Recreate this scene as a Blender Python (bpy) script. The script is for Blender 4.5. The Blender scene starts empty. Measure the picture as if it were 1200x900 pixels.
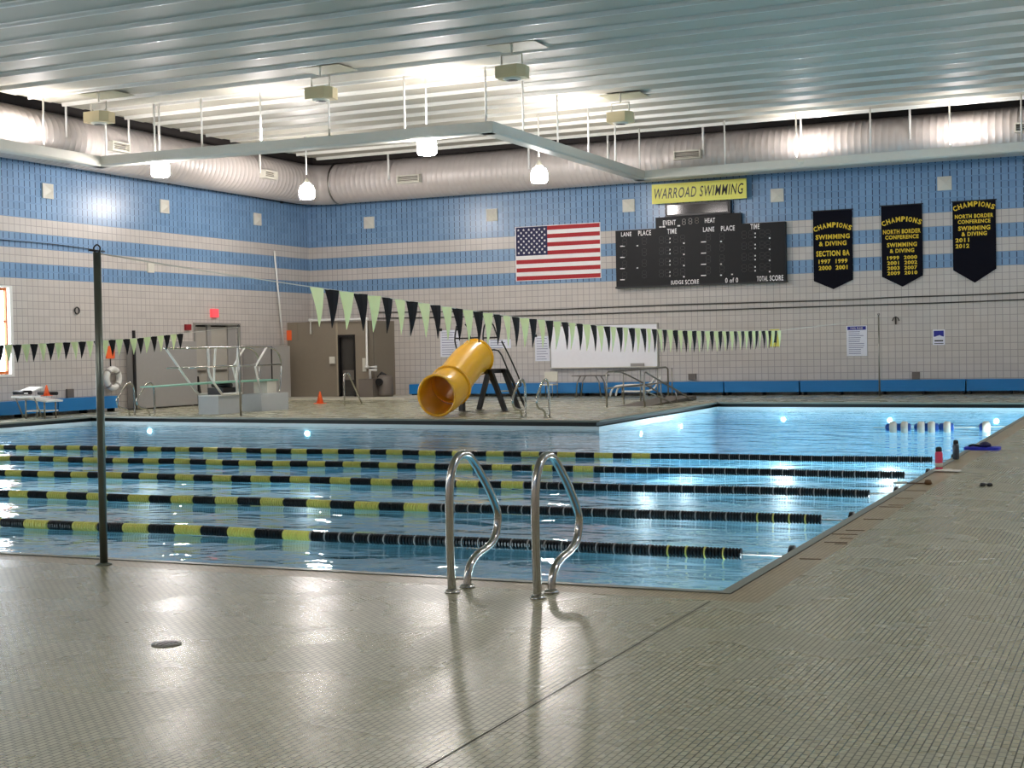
import bpy, bmesh, math, random
from mathutils import Vector, Matrix
random.seed(7)
S = bpy.context.scene
COL = S.collection
PI = math.pi

# ------------------------------------------------------------------ camera
YAW, PITCH, ROLL, FPX = -0.42807, -0.02347, -0.0195, 1660.0
CAMH = 1.5
fw = Vector((math.sin(YAW)*math.cos(PITCH), math.cos(YAW)*math.cos(PITCH), math.sin(PITCH)))
rt = Vector((math.cos(YAW), -math.sin(YAW), 0))
up = rt.cross(fw)
r2 = math.cos(ROLL)*rt + math.sin(ROLL)*up
u2 = -math.sin(ROLL)*rt + math.cos(ROLL)*up
cam_d = bpy.data.cameras.new('camera'); cam = bpy.data.objects.new('camera', cam_d); COL.objects.link(cam)
cam.matrix_world = Matrix(((r2.x, u2.x, -fw.x, 0), (r2.y, u2.y, -fw.y, 0), (r2.z, u2.z, -fw.z, CAMH), (0, 0, 0, 1)))
cam_d.sensor_width = 36; cam_d.lens = FPX/1200*36; cam_d.clip_end = 300
S.camera = cam

# ------------------------------------------------------------------ world, lights, exposure
w = bpy.data.worlds.new('world'); S.world = w; w.use_nodes = True
w.node_tree.nodes['Background'].inputs[0].default_value = (0.87, 0.94, 1.0, 1)
w.node_tree.nodes['Background'].inputs[1].default_value = 12.0
S.view_settings.view_transform = 'Standard'; S.view_settings.look = 'None'
S.view_settings.exposure = -0.08; S.view_settings.gamma = 1; S.view_settings.use_curve_mapping = False
PENDANT = 175.0      # emission strength of the pendant glass
UPLIGHT = 105.0      # watts of each trough uplight
POOLLIGHT = 34.0     # watts of each underwater lamp
LAMP_COL = (1.0, 0.91, 0.89)

# ------------------------------------------------------------------ main dimensions (metres)
XL, YB, XR, YN = -27.33, 42.8, 3.2, -3.0       # left wall, back wall, right wall, near wall
HC = 8.1                                       # ceiling deck underside
WZ = -0.18                                     # water level
POOL = [(-2.43, 8.38), (-2.43, 36.2), (-10.85, 37.15), (-10.66, 27.72), (-25.33, 29.05), (-25.33, 8.38)]  # ccw

def pxray(px, py):
    v = r2*((px-600)/FPX) + u2*(-(py-450)/FPX) + fw
    return v
def onz(px, py, z=0.0):
    d = pxray(px, py); t = (z-CAMH)/d.z; return Vector((0, 0, CAMH)) + d*t
def ony(px, py, y):
    d = pxray(px, py); return Vector((0, 0, CAMH)) + d*(y/d.y)
def onx(px, py, x):
    d = pxray(px, py); return Vector((0, 0, CAMH)) + d*(x/d.x)

# ------------------------------------------------------------------ materials
def lin(c):
    return tuple(((v/12.92) if v <= 0.04045 else ((v+0.055)/1.055)**2.4) for v in c)
MATS = {}
def mat(name, rgb, rough=0.5, metal=0.0, spec=0.5, noise=0.0, nscale=8.0, bump=0.0, emit=None, coat=0.0):
    if name in MATS: return MATS[name]
    m = bpy.data.materials.new(name); m.use_nodes = True
    nt = m.node_tree; b = nt.nodes['Principled BSDF']
    c = lin(rgb)
    b.inputs['Base Color'].default_value = (*c, 1)
    b.inputs['Roughness'].default_value = rough; b.inputs['Metallic'].default_value = metal
    b.inputs['Specular IOR Level'].default_value = spec
    if coat: b.inputs['Coat Weight'].default_value = coat; b.inputs['Coat Roughness'].default_value = 0.1
    tc = nt.nodes.new('ShaderNodeNewGeometry')
    n = nt.nodes.new('ShaderNodeTexNoise'); n.inputs['Scale'].default_value = nscale; n.inputs['Detail'].default_value = 4
    nt.links.new(tc.outputs['Position'], n.inputs['Vector'])
    k = noise if noise else 0.04
    mx = nt.nodes.new('ShaderNodeMix'); mx.data_type = 'RGBA'
    mx.inputs['A'].default_value = (*[v*(1-k) for v in c], 1); mx.inputs['B'].default_value = (*[min(1, v*(1+k)) for v in c], 1)
    nt.links.new(n.outputs['Fac'], mx.inputs['Factor']); nt.links.new(mx.outputs['Result'], b.inputs['Base Color'])
    if bump:
        bp = nt.nodes.new('ShaderNodeBump'); bp.inputs['Strength'].default_value = bump; bp.inputs['Distance'].default_value = 0.01
        nt.links.new(n.outputs['Fac'], bp.inputs['Height']); nt.links.new(bp.outputs['Normal'], b.inputs['Normal'])
    if emit:
        b.inputs['Emission Color'].default_value = (*lin(emit[0]), 1); b.inputs['Emission Strength'].default_value = emit[1]
    MATS[name] = m
    return m

class NB:
    """tiny node expression builder"""
    def __init__(s, nt): s.nt = nt
    def m(s, op, a, b=None, c=None):
        n = s.nt.nodes.new('ShaderNodeMath'); n.operation = op
        for i, v in enumerate((a, b, c)):
            if v is None: continue
            if isinstance(v, (int, float)): n.inputs[i].default_value = v
            else: s.nt.links.new(v, n.inputs[i])
        return n.outputs[0]
    def mix(s, f, a, b):
        n = s.nt.nodes.new('ShaderNodeMix'); n.data_type = 'RGBA'
        for k, v in (('Factor', f), ('A', a), ('B', b)):
            if isinstance(v, tuple): n.inputs[k].default_value = (*v, 1)
            elif isinstance(v, (int, float)): n.inputs[k].default_value = v
            else: s.nt.links.new(v, n.inputs[k])
        return n.outputs['Result']

def wall_tile_mat(name, axis):
    m = bpy.data.materials.new(name); m.use_nodes = True; nt = m.node_tree; B = NB(nt)
    b = nt.nodes['Principled BSDF']; g = nt.nodes.new('ShaderNodeNewGeometry')
    sp = nt.nodes.new('ShaderNodeSeparateXYZ'); nt.links.new(g.outputs['Position'], sp.inputs[0])
    u = sp.outputs[axis]; z = sp.outputs[2]; p = 0.2013
    uu = B.m('DIVIDE', B.m('ADD', u, 60.0), p); vv = B.m('DIVIDE', B.m('ADD', z, 2.367), p)
    fu = B.m('FRACT', uu); fv = B.m('FRACT', vv)
    du = B.m('ABSOLUTE', B.m('SUBTRACT', fu, 0.5)); dv = B.m('ABSOLUTE', B.m('SUBTRACT', fv, 0.5))
    vj = B.m('GREATER_THAN', du, 0.455); hj = B.m('GREATER_THAN', dv, 0.46)
    vjb = B.m('MULTIPLY', B.m('GREATER_THAN', du, 0.43), B.m('LESS_THAN', dv, 0.40))
    wj = B.m('MAXIMUM', vj, hj)
    def band(a, c): return B.m('MULTIPLY', B.m('GREATER_THAN', z, a), B.m('LESS_THAN', z, c))
    blue = B.m('MAXIMUM', B.m('GREATER_THAN', z, 5.28), B.m('MAXIMUM', band(3.67, 4.073), band(4.475, 4.878)))
    cell = nt.nodes.new('ShaderNodeCombineXYZ'); nt.links.new(B.m('FLOOR', B.m('DIVIDE', uu, 2.0)), cell.inputs[0]); nt.links.new(B.m('FLOOR', vv), cell.inputs[1])
    wn = nt.nodes.new('ShaderNodeTexWhiteNoise'); wn.noise_dimensions = '2D'; nt.links.new(cell.outputs[0], wn.inputs['Vector'])
    white = B.mix(wn.outputs['Value'], lin((0.745, 0.72, 0.695)), lin((0.775, 0.75, 0.725)))
    white = B.mix(B.m('MULTIPLY', wj, 0.75), white, lin((0.55, 0.53, 0.52)))
    bl = B.mix(wn.outputs['Value'], lin((0.43, 0.565, 0.70)), lin((0.47, 0.605, 0.74)))
    bl = B.mix(B.m('MULTIPLY', hj, 0.35), bl, lin((0.24, 0.38, 0.58)))
    bl = B.mix(B.m('MULTIPLY', vjb, 0.9), bl, lin((0.08, 0.16, 0.30)))
    nt.links.new(B.mix(blue, white, bl), b.inputs['Base Color'])
    b.inputs['Roughness'].default_value = 0.28
    bp = nt.nodes.new('ShaderNodeBump'); bp.inputs['Strength'].default_value = 0.4; bp.inputs['Distance'].default_value = 0.006; bp.invert = True
    nt.links.new(B.m('MAXIMUM', wj, vjb), bp.inputs['Height']); nt.links.new(bp.outputs['Normal'], b.inputs['Normal'])
    return m
M_WALLX = wall_tile_mat('wall_tile_back', 0); M_WALLY = wall_tile_mat('wall_tile_left', 1)

def floor_mat(name, c1, c2, cj, rough):
    m = bpy.data.materials.new(name); m.use_nodes = True; nt = m.node_tree; B = NB(nt)
    b = nt.nodes['Principled BSDF']; g = nt.nodes.new('ShaderNodeNewGeometry')
    sp = nt.nodes.new('ShaderNodeSeparateXYZ'); nt.links.new(g.outputs['Position'], sp.inputs[0])
    cb = nt.nodes.new('ShaderNodeCombineXYZ'); nt.links.new(sp.outputs[1], cb.inputs[0]); nt.links.new(sp.outputs[0], cb.inputs[1])
    br = nt.nodes.new('ShaderNodeTexBrick'); nt.links.new(cb.outputs[0], br.inputs['Vector'])
    br.inputs['Scale'].default_value = 1.0; br.inputs['Brick Width'].default_value = 0.056; br.inputs['Row Height'].default_value = 0.030
    br.inputs['Mortar Size'].default_value = 0.0034; br.inputs['Mortar Smooth'].default_value = 0.3; br.inputs['Bias'].default_value = 0.0
    br.inputs['Color1'].default_value = (*lin(c1), 1); br.inputs['Color2'].default_value = (*lin(c2), 1); br.inputs['Mortar'].default_value = (*lin(cj), 1)
    n = nt.nodes.new('ShaderNodeTexNoise'); n.inputs['Scale'].default_value = 0.7; n.inputs['Detail'].default_value = 5
    nt.links.new(g.outputs['Position'], n.inputs['Vector'])
    col = B.mix(B.m('MULTIPLY', n.outputs['Fac'], 0.25), br.outputs['Color'], lin(tuple(v*0.8 for v in c1)))
    nt.links.new(col, b.inputs['Base Color'])
    n2 = nt.nodes.new('ShaderNodeTexNoise'); n2.inputs['Scale'].default_value = 1.6; n2.inputs['Detail'].default_value = 3
    nt.links.new(g.outputs['Position'], n2.inputs['Vector'])
    nt.links.new(B.m('ADD', B.m('MULTIPLY', n2.outputs['Fac'], 0.22), rough-0.11), b.inputs['Roughness'])
    n3 = nt.nodes.new('ShaderNodeTexNoise'); n3.inputs['Scale'].default_value = 1.2; n3.inputs['Detail'].default_value = 0
    nt.links.new(g.outputs['Position'], n3.inputs['Vector'])
    b0 = nt.nodes.new('ShaderNodeBump'); b0.inputs['Strength'].default_value = 0.5; b0.inputs['Distance'].default_value = 0.004
    nt.links.new(n3.outputs['Fac'], b0.inputs['Height'])
    bp = nt.nodes.new('ShaderNodeBump'); bp.inputs['Strength'].default_value = 0.10; bp.inputs['Distance'].default_value = 0.0015; bp.invert = True
    nt.links.new(br.outputs['Fac'], bp.inputs['Height']); nt.links.new(b0.outputs['Normal'], bp.inputs['Normal'])
    nt.links.new(bp.outputs['Normal'], b.inputs['Normal'])
    return m
M_FLOOR = floor_mat('deck_mosaic', (0.69, 0.68, 0.57), (0.76, 0.75, 0.64), (0.30, 0.31, 0.24), 0.27)
M_COPE = floor_mat('coping_mosaic', (0.66, 0.60, 0.47), (0.72, 0.66, 0.53), (0.45, 0.40, 0.30), 0.34)

def water_mat():
    m = bpy.data.materials.new('pool_water'); m.use_nodes = True; nt = m.node_tree; B = NB(nt)
    nt.nodes.remove(nt.nodes['Principled BSDF']); out = nt.nodes['Material Output']
    g = nt.nodes.new('ShaderNodeNewGeometry')
    mp = nt.nodes.new('ShaderNodeMapping'); mp.inputs['Scale'].default_value = (0.9, 1.5, 1.0); nt.links.new(g.outputs['Position'], mp.inputs['Vector'])
    n = nt.nodes.new('ShaderNodeTexNoise'); n.inputs['Scale'].default_value = 1.3; n.inputs['Detail'].default_value = 3.0; n.inputs['Roughness'].default_value = 0.45; n.inputs['Distortion'].default_value = 0.5
    nt.links.new(mp.outputs[0], n.inputs['Vector'])
    n2 = nt.nodes.new('ShaderNodeTexNoise'); n2.inputs['Scale'].default_value = 5.0; n2.inputs['Detail'].default_value = 1.0
    nt.links.new(mp.outputs[0], n2.inputs['Vector'])
    h = B.m('ADD', n.outputs['Fac'], B.m('MULTIPLY', n2.outputs['Fac'], 0.10))
    bp = nt.nodes.new('ShaderNodeBump'); bp.inputs['Strength'].default_value = 1.0; bp.inputs['Distance'].default_value = 0.042
    nt.links.new(h, bp.inputs['Height'])
    fr = nt.nodes.new('ShaderNodeFresnel'); fr.inputs['IOR'].default_value = 1.33; nt.links.new(bp.outputs['Normal'], fr.inputs['Normal'])
    tr = nt.nodes.new('ShaderNodeBsdfTransparent'); tr.inputs[0].default_value = (0.78, 0.92, 0.96, 1)
    gl = nt.nodes.new('ShaderNodeBsdfGlossy'); gl.inputs['Roughness'].default_value = 0.03; gl.inputs['Color'].default_value = (1, 1, 1, 1)
    nt.links.new(bp.outputs['Normal'], gl.inputs['Normal'])
    mx = nt.nodes.new('ShaderNodeMixShader'); nt.links.new(fr.outputs[0], mx.inputs[0]); nt.links.new(tr.outputs[0], mx.inputs[1]); nt.links.new(gl.outputs[0], mx.inputs[2])
    nt.links.new(mx.outputs[0], out.inputs[0])
    return m
M_WATER = water_mat()

M_BASIN = mat('pool_basin_tile', (0.62, 0.87, 0.96), 0.4, noise=0.06, nscale=3)
M_GUTTER = mat('gutter_shade', (0.10, 0.12, 0.12), 0.5)  # dark colour carries the shadow inside the gutter recess
M_LIP = mat('coping_edge', (0.50, 0.52, 0.48), 0.35)
M_LIPW = mat('gutter_white_tile', (0.88, 0.90, 0.90), 0.3)
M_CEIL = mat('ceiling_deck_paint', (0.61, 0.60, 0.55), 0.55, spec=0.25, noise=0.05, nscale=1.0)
M_CEILLIP = mat('ceiling_lip_highlight', (0.80, 0.80, 0.77), 0.28)  # lip coloured lighter than the pan to hold the highlight along each flute
M_DARK = mat('unlit_dark', (0.16, 0.14, 0.13), 0.8)
M_BEAM = mat('trough_paint', (0.80, 0.79, 0.75), 0.45)
M_DUCT = mat('duct_metal', (0.76, 0.73, 0.71), 0.42, metal=0.15)
M_STEEL = mat('stainless_steel', (0.74, 0.73, 0.70), 0.16, metal=1.0)
M_STEELD = mat('satin_steel', (0.62, 0.61, 0.58), 0.3, metal=1.0)
M_WHITE = mat('white_paint', (0.90, 0.90, 0.88), 0.4)
M_OFFW = mat('off_white_plastic', (0.82, 0.81, 0.76), 0.5)
M_CREAM = mat('cream_enamel', (0.80, 0.74, 0.58), 0.45)
M_BLACK = mat('black_satin', (0.045, 0.045, 0.05), 0.4)
M_BOARDBK = mat('scoreboard_black', (0.075, 0.078, 0.09), 0.55, spec=0.3)
M_NAVY = mat('navy_cloth', (0.035, 0.04, 0.09), 0.8, spec=0.15)
M_YEL = mat('yellow_print', (0.88, 0.76, 0.18), 0.6)
M_BENCH = mat('bench_blue', (0.10, 0.46, 0.72), 0.35)
M_OLIVE = mat('olive_wall_paint', (0.52, 0.48, 0.42), 0.5)
M_GREY = mat('grey_panel_paint', (0.60, 0.59, 0.575), 0.45)
M_DOOR = mat('door_beige', (0.66, 0.64, 0.60), 0.45)
M_PIER = mat('pier_concrete', (0.70, 0.72, 0.73), 0.45)
M_ORANGE = mat('orange_plastic', (0.98, 0.42, 0.20), 0.45)
M_SLIDE = mat('yellow_plastic', (0.97, 0.72, 0.12), 0.25, coat=0.4)
M_LIME = mat('lime_vinyl', (0.88, 0.92, 0.66), 0.4)
M_BKVINYL = mat('black_vinyl', (0.03, 0.03, 0.045), 0.7, spec=0.2)
M_FBLK = mat('float_navy', (0.035, 0.05, 0.07), 0.35)
M_FYEL = mat('float_yellow', (0.86, 0.83, 0.42), 0.35)
M_FBLUE = mat('float_blue', (0.10, 0.30, 0.62), 0.35)
M_WOOD = mat('orange_wood', (0.72, 0.38, 0.14), 0.4, noise=0.2, nscale=5)
M_MINT = mat('board_mint', (0.50, 0.70, 0.62), 0.5)
M_RED = mat('flag_red', (0.66, 0.08, 0.12), 0.6)
M_FNAVY = mat('flag_navy', (0.07, 0.08, 0.28), 0.6)
M_FWHITE = mat('flag_white', (0.93, 0.92, 0.92), 0.6)
M_PAPER = mat('paper_white', (0.88, 0.89, 0.93), 0.5)
M_INK = mat('ink_grey', (0.45, 0.47, 0.60), 0.6)
M_SIGNBLUE = mat('sign_blue', (0.10, 0.12, 0.55), 0.4)
M_SIGNYEL = mat('sign_yellow', (0.88, 0.86, 0.40), 0.5)
M_BROWN = mat('brown_stain', (0.38, 0.27, 0.15), 0.5)
M_JOINT = mat('joint_dark', (0.12, 0.12, 0.10), 0.7)
M_GLASSW = mat('whiteboard_enamel', (0.93, 0.93, 0.95), 0.15)
M_CURB = mat('curb_stone', (0.78, 0.76, 0.70), 0.5)
M_PINK = mat('pink_plastic', (0.85, 0.25, 0.38), 0.35)
M_BOTTLE = mat('dark_bottle', (0.22, 0.26, 0.30), 0.25)
M_KICK = mat('kickboard_blue', (0.10, 0.16, 0.72), 0.5)
M_EXIT = mat('exit_sign_red', (0.95, 0.35, 0.38), 0.4, emit=((1.0, 0.25, 0.30), 0.7))
M_ALARM = mat('alarm_red', (0.55, 0.08, 0.12), 0.4)
M_MACH = mat('machine_grey', (0.42, 0.39, 0.36), 0.5)
M_TINT = mat('door_dark_glass', (0.24, 0.23, 0.22), 0.15)
M_GLOBE = mat('lamp_glass', (1, 1, 1), 0.3, emit=((1.0, 0.965, 0.95), PENDANT))
M_UPL = mat('uplight_lens', (1, 1, 1), 0.3, emit=((1.0, 0.965, 0.95), 20.0))
M_UWL = mat('underwater_lens', (0.9, 1, 1), 0.3, emit=((0.85, 0.97, 1.0), 30.0))

# ------------------------------------------------------------------ mesh helpers
class MB:
    def __init__(s): s.bm = bmesh.new(); s.mi = 0
    def _f(s, vs):
        try:
            f = s.bm.faces.new(vs); f.material_index = s.mi; return f
        except ValueError: return None
    def box(s, a, b):
        x0, y0, z0 = a; x1, y1, z1 = b
        v = [s.bm.verts.new(p) for p in ((x0, y0, z0), (x1, y0, z0), (x1, y1, z0), (x0, y1, z0), (x0, y0, z1), (x1, y0, z1), (x1, y1, z1), (x0, y1, z1))]
        for q in ((3, 2, 1, 0), (4, 5, 6, 7), (0, 1, 5, 4), (1, 2, 6, 5), (2, 3, 7, 6), (3, 0, 4, 7)): s._f([v[i] for i in q])
        return s
    def bar(s, p, q, wx, wz, upv=(0, 0, 1)):
        p = Vector(p); q = Vector(q); d = (q-p).normalized(); u = Vector(upv)
        if abs(d.dot(u)) > 0.95: u = Vector((0, 1, 0))
        sx = d.cross(u).normalized()*wx/2; sz = sx.cross(d).normalized()*wz/2
        v = [s.bm.verts.new(c + a*sx + b*sz) for c in (p, q) for a, b in ((-1, -1), (1, -1), (1, 1), (-1, 1))]
        for k in ((0, 1, 2, 3), (7, 6, 5, 4), (0, 4, 5, 1), (1, 5, 6, 2), (2, 6, 7, 3), (3, 7, 4, 0)): s._f([v[i] for i in k])
        return s
    def prism(s, pts, axis, a, b):
        """polygon pts (2-D) extruded along axis from a to b"""
        def mk(p, t):
            return {0: (t, p[0], p[1]), 1: (p[0], t, p[1]), 2: (p[0], p[1], t)}[axis]
        A = [s.bm.verts.new(mk(p, a)) for p in pts]; B = [s.bm.verts.new(mk(p, b)) for p in pts]
        s._f(A[::-1]); s._f(B)
        for i in range(len(pts)):
            j = (i+1) % len(pts); s._f([A[i], A[j], B[j], B[i]])
        return s
    def tube(s, pts, r, n=10, closed=False, caps=True):
        P = [Vector(p) for p in pts]; L = len(P); rings = []
        prev = None
        for i, p in enumerate(P):
            if closed: t = (P[(i+1) % L]-P[i-1]).normalized()
            else: t = (P[min(i+1, L-1)]-P[max(i-1, 0)]).normalized()
            if prev is None:
                a = Vector((0, 0, 1)) if abs(t.z) < 0.9 else Vector((1, 0, 0))
                nx = t.cross(a).normalized()
            else:
                nx = (prev - t*prev.dot(t)).normalized()
            prev = nx; ny = t.cross(nx)
            rr = r[i] if isinstance(r, (list, tuple)) else r
            rings.append([s.bm.verts.new(p + rr*(math.cos(2*PI*k/n)*nx + math.sin(2*PI*k/n)*ny)) for k in range(n)])
        R = range(L if closed else L-1)
        for i in R:
            A = rings[i]; B = rings[(i+1) % L]
            for k in range(n):
                f = s._f([A[k], A[(k+1) % n], B[(k+1) % n], B[k]])
                if f: f.smooth = True
        if caps and not closed: s._f(rings[0][::-1]); s._f(rings[-1])
        return s
    def lathe(s, prof, c, axis=(0, 0, 1), n=16, smooth=True, close=True):
        """prof: list of (radius, height along axis) from point c"""
        ax = Vector(axis).normalized(); a = Vector((1, 0, 0)) if abs(ax.x) < 0.9 else Vector((0, 1, 0))
        nx = ax.cross(a).normalized(); ny = ax.cross(nx); c = Vector(c); rings = []
        for r, h in prof:
            rings.append([s.bm.verts.new(c + ax*h + r*(math.cos(2*PI*k/n)*nx + math.sin(2*PI*k/n)*ny)) for k in range(n)])
        for i in range(len(rings)-1):
            for k in range(n):
                f = s._f([rings[i][k], rings[i][(k+1) % n], rings[i+1][(k+1) % n], rings[i+1][k]])
                if f: f.smooth = smooth
        if close: s._f(rings[0][::-1]); s._f(rings[-1])
        return s
    def mesh(s, name, mats):
        bmesh.ops.recalc_face_normals(s.bm, faces=s.bm.faces)
        me = bpy.data.meshes.new(name); s.bm.to_mesh(me); s.bm.free()
        for m in (mats if isinstance(mats, (list, tuple)) else [mats]): me.materials.append(m)
        return me
    def build(s, name, mats, parent=None, loc=None):
        o = bpy.data.objects.new(name, s.mesh(name, mats)); COL.objects.link(o)
        if parent is not None:
            o.parent = parent
            pl = world_loc(parent)
            o.matrix_parent_inverse = Matrix.Translation(-pl)
        if loc is not None: o.location = loc
        return o
WL = {}
def world_loc(o):
    return WL.get(o.name, Vector((0, 0, 0)))
def thing(name, loc, label, cat, group=None):
    o = bpy.data.objects.new(name, None); COL.objects.link(o); o.location = loc; o.empty_display_size = 0.2
    WL[o.name] = Vector(loc)
    o['label'] = label; o['category'] = cat
    if group: o['group'] = group
    return o
def tag(o, label, cat, group=None, kind=None):
    o['label'] = label; o['category'] = cat
    if group: o['group'] = group
    if kind: o['kind'] = kind
    return o
def struct(name, loc=(0, 0, 0)):
    o = bpy.data.objects.new(name, None); COL.objects.link(o); o.location = loc; o['kind'] = 'structure'; WL[o.name] = Vector(loc)
    return o
def sobj(mb, name, mats):
    o = mb.build(name, mats); o['kind'] = 'structure'; return o
def inst(me, name, parent, loc, rot=None):
    """shared-mesh part under parent, loc in world space"""
    o = bpy.data.objects.new(name, me); COL.objects.link(o)
    o.parent = parent; o.location = Vector(loc) - world_loc(parent)
    if rot: o.rotation_euler = rot
    return o
def smooth_path(pts, k=4):
    """Catmull-Rom resample"""
    P = [Vector(p) for p in pts]; out = []
    for i in range(len(P)-1):
        a = P[max(i-1, 0)]; b = P[i]; c = P[i+1]; d = P[min(i+2, len(P)-1)]
        for j in range(k):
            t = j/k
            out.append(0.5*((2*b) + (c-a)*t + (2*a-5*b+4*c-d)*t*t + (3*b-a-3*c+d)*t**3))
    out.append(P[-1]); return out
def text_part(name, body, x, y, z, h, wid, m, parent, align='CENTER', shear=0.0, bold=0.0, thick=0.004):
    """flat lettering facing -Y; x,z is the middle (or left) of the baseline"""
    cu = bpy.data.curves.new(name, 'FONT'); cu.body = body; cu.size = 1.0; cu.extrude = 0.0; cu.offset = bold; cu.shear = shear; cu.space_character = 1.14
    cu.resolution_u = 3
    to = bpy.data.objects.new('tmp', cu); COL.objects.link(to)
    me = bpy.data.meshes.new_from_object(to); bpy.data.objects.remove(to); bpy.data.curves.remove(cu)
    xs = [v.co.x for v in me.vertices]; ys = [v.co.y for v in me.vertices]
    x0, x1, y0, y1 = min(xs), max(xs), min(ys), max(ys)
    sx = wid/(x1-x0) if wid else h/(y1-y0); sy = h/(y1-y0)
    for v in me.vertices:
        px = (v.co.x-x0)*sx; pz = (v.co.y-y0)*sy
        if align == 'CENTER': px -= (x1-x0)*sx/2
        v.co = (x+px, y, z+pz)
    me.materials.clear(); me.materials.append(m); me.name = name
    o = bpy.data.objects.new(name, me); COL.objects.link(o); o.parent = parent
    o.matrix_parent_inverse = Matrix.Translation(-world_loc(parent))
    return o
def arc_text(name, body, x, y, z, h, wid, rise, m, parent):
    """letters along a shallow arch, joined into one mesh"""
    verts = []; faces = []; n = len(body)
    wts = [{'I': 0.5, 'M': 1.2}.get(c, 1.0) for c in body]; tot = sum(wts)
    for i, ch in enumerate(body):
        cu = bpy.data.curves.new('t', 'FONT'); cu.body = ch; cu.size = 1.0; cu.offset = 0.035; cu.resolution_u = 2
        to = bpy.data.objects.new('tmp', cu); COL.objects.link(to)
        me = bpy.data.meshes.new_from_object(to); bpy.data.objects.remove(to); bpy.data.curves.remove(cu)
        xs = [v.co.x for v in me.vertices]; ys = [v.co.y for v in me.vertices]
        sx = wid*wts[i]/tot*0.86/(max(xs)-min(xs))
        if ch == 'I': sx *= 0.7
        sy = h/(max(ys)-min(ys)); cx = (max(xs)+min(xs))/2
        t = (sum(wts[:i])+wts[i]/2)/tot*2-1; ox = t*wid/2; oz = rise*(1-t*t); a = -math.atan2(2*rise*t, wid/2)
        k = len(verts)
        for v in me.vertices:
            px = (v.co.x-cx)*sx; pz = (v.co.y-min(ys))*sy
            verts.append((x+ox+px*math.cos(a)-pz*math.sin(a), y, z+oz+px*math.sin(a)+pz*math.cos(a)))
        for p in me.polygons: faces.append([k+q for q in p.vertices])
        bpy.data.meshes.remove(me)
    me = bpy.data.meshes.new(name); me.from_pydata(verts, [], faces); me.materials.append(m)
    o = bpy.data.objects.new(name, me); COL.objects.link(o); o.parent = parent
    o.matrix_parent_inverse = Matrix.Translation(-world_loc(parent))
    return o

# ================================================================== STRUCTURE
def offset_poly(poly, d):
    """move each edge of a ccw polygon outward by d"""
    n = len(poly); out = []
    for i in range(n):
        a = Vector(poly[i-1]); b = Vector(poly[i]); c = Vector(poly[(i+1) % n])
        d1 = (b-a).normalized(); d2 = (c-b).normalized()
        n1 = Vector((d1.y, -d1.x)); n2 = Vector((d2.y, -d2.x))
        m = (n1+n2); m = m/(1+n1.dot(n2)); out.append((b.x+m.x*d, b.y+m.y*d))
    return out
# deck floor with the pool cut out
def ring_fill(outer, inner, z, name, mats):
    bm = bmesh.new(); es = []
    for P in (outer, inner):
        vs = [bm.verts.new((x, y, z)) for x, y in P]
        for i in range(len(vs)): es.append(bm.edges.new((vs[i], vs[(i+1) % len(vs)])))
    bmesh.ops.triangle_fill(bm, use_beauty=True, use_dissolve=False, edges=es)
    mb = MB(); mb.bm.free(); mb.bm = bm
    return mb
COPE_W = 0.30
outer = [(XL-0.2, YN-0.2), (XR+0.2, YN-0.2), (XR+0.2, YB+0.2), (XL-0.2, YB+0.2)]
fl = sobj(ring_fill(outer, offset_poly(POOL, COPE_W), 0.0, 'floor', None), 'floor', M_FLOOR)
for p in fl.data.polygons:
    if p.normal.z < 0: p.flip()
def sweep(poly, prof, name, mats, parent=None):
    """prof: (outward offset, z) pairs swept round the pool outline"""
    mb = MB(); rings = []
    for d, z in prof:
        rings.append([mb.bm.verts.new((x, y, z)) for x, y in offset_poly(poly, d)])
    for i in range(len(prof)-1):
        for k in range(len(poly)):
            j = (k+1) % len(poly); mb._f([rings[i][k], rings[i][j], rings[i+1][j], rings[i+1][k]])
    o = mb.build(name, mats, parent)
    return o
trim = struct('trim_1')
sweep(POOL, [(COPE_W, 0.0), (0.06, 0.0)], 'coping_tile', M_COPE, trim)
sweep(POOL, [(0.06, 0.0), (0.06, 0.006), (-0.01, 0.006), (-0.02, -0.035), (0.10, -0.04)], 'coping_lip', M_LIP, trim)
sweep(POOL, [(0.068, 0.0015), (0.06, 0.0015)], 'joint_line', M_JOINT, trim)
sweep(POOL, [(0.10, -0.04), (0.10, -0.125), (0.0, -0.125)], 'gutter', M_GUTTER, trim)
sweep(POOL, [(0.0, -0.125), (0.0, -0.26)], 'waterline_tile', M_LIPW, trim)
basin = MB()
bz = -1.5
rings = [[basin.bm.verts.new((x, y, z)) for x, y in POOL] for z in (-0.26, bz)]
for k in range(6):
    j = (k+1) % 6; basin._f([rings[0][k], rings[0][j], rings[1][j], rings[1][k]])
basin._f(rings[1])
sobj(basin, 'trim_2', M_BASIN)
wt = MB(); wt._f([wt.bm.verts.new((x, y, WZ)) for x, y in POOL])
wobj = sobj(wt, 'trim_3', M_WATER)
tag(wobj, 'clear blue rippled water filling the swimming pool', 'water')
for p in wobj.data.polygons:
    if p.normal.z < 0: p.flip()
# expansion joint
sobj(MB().box((-2.419, YN, 0.0), (-2.411, 8.05, 0.001)), 'trim_4', M_JOINT)

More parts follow.
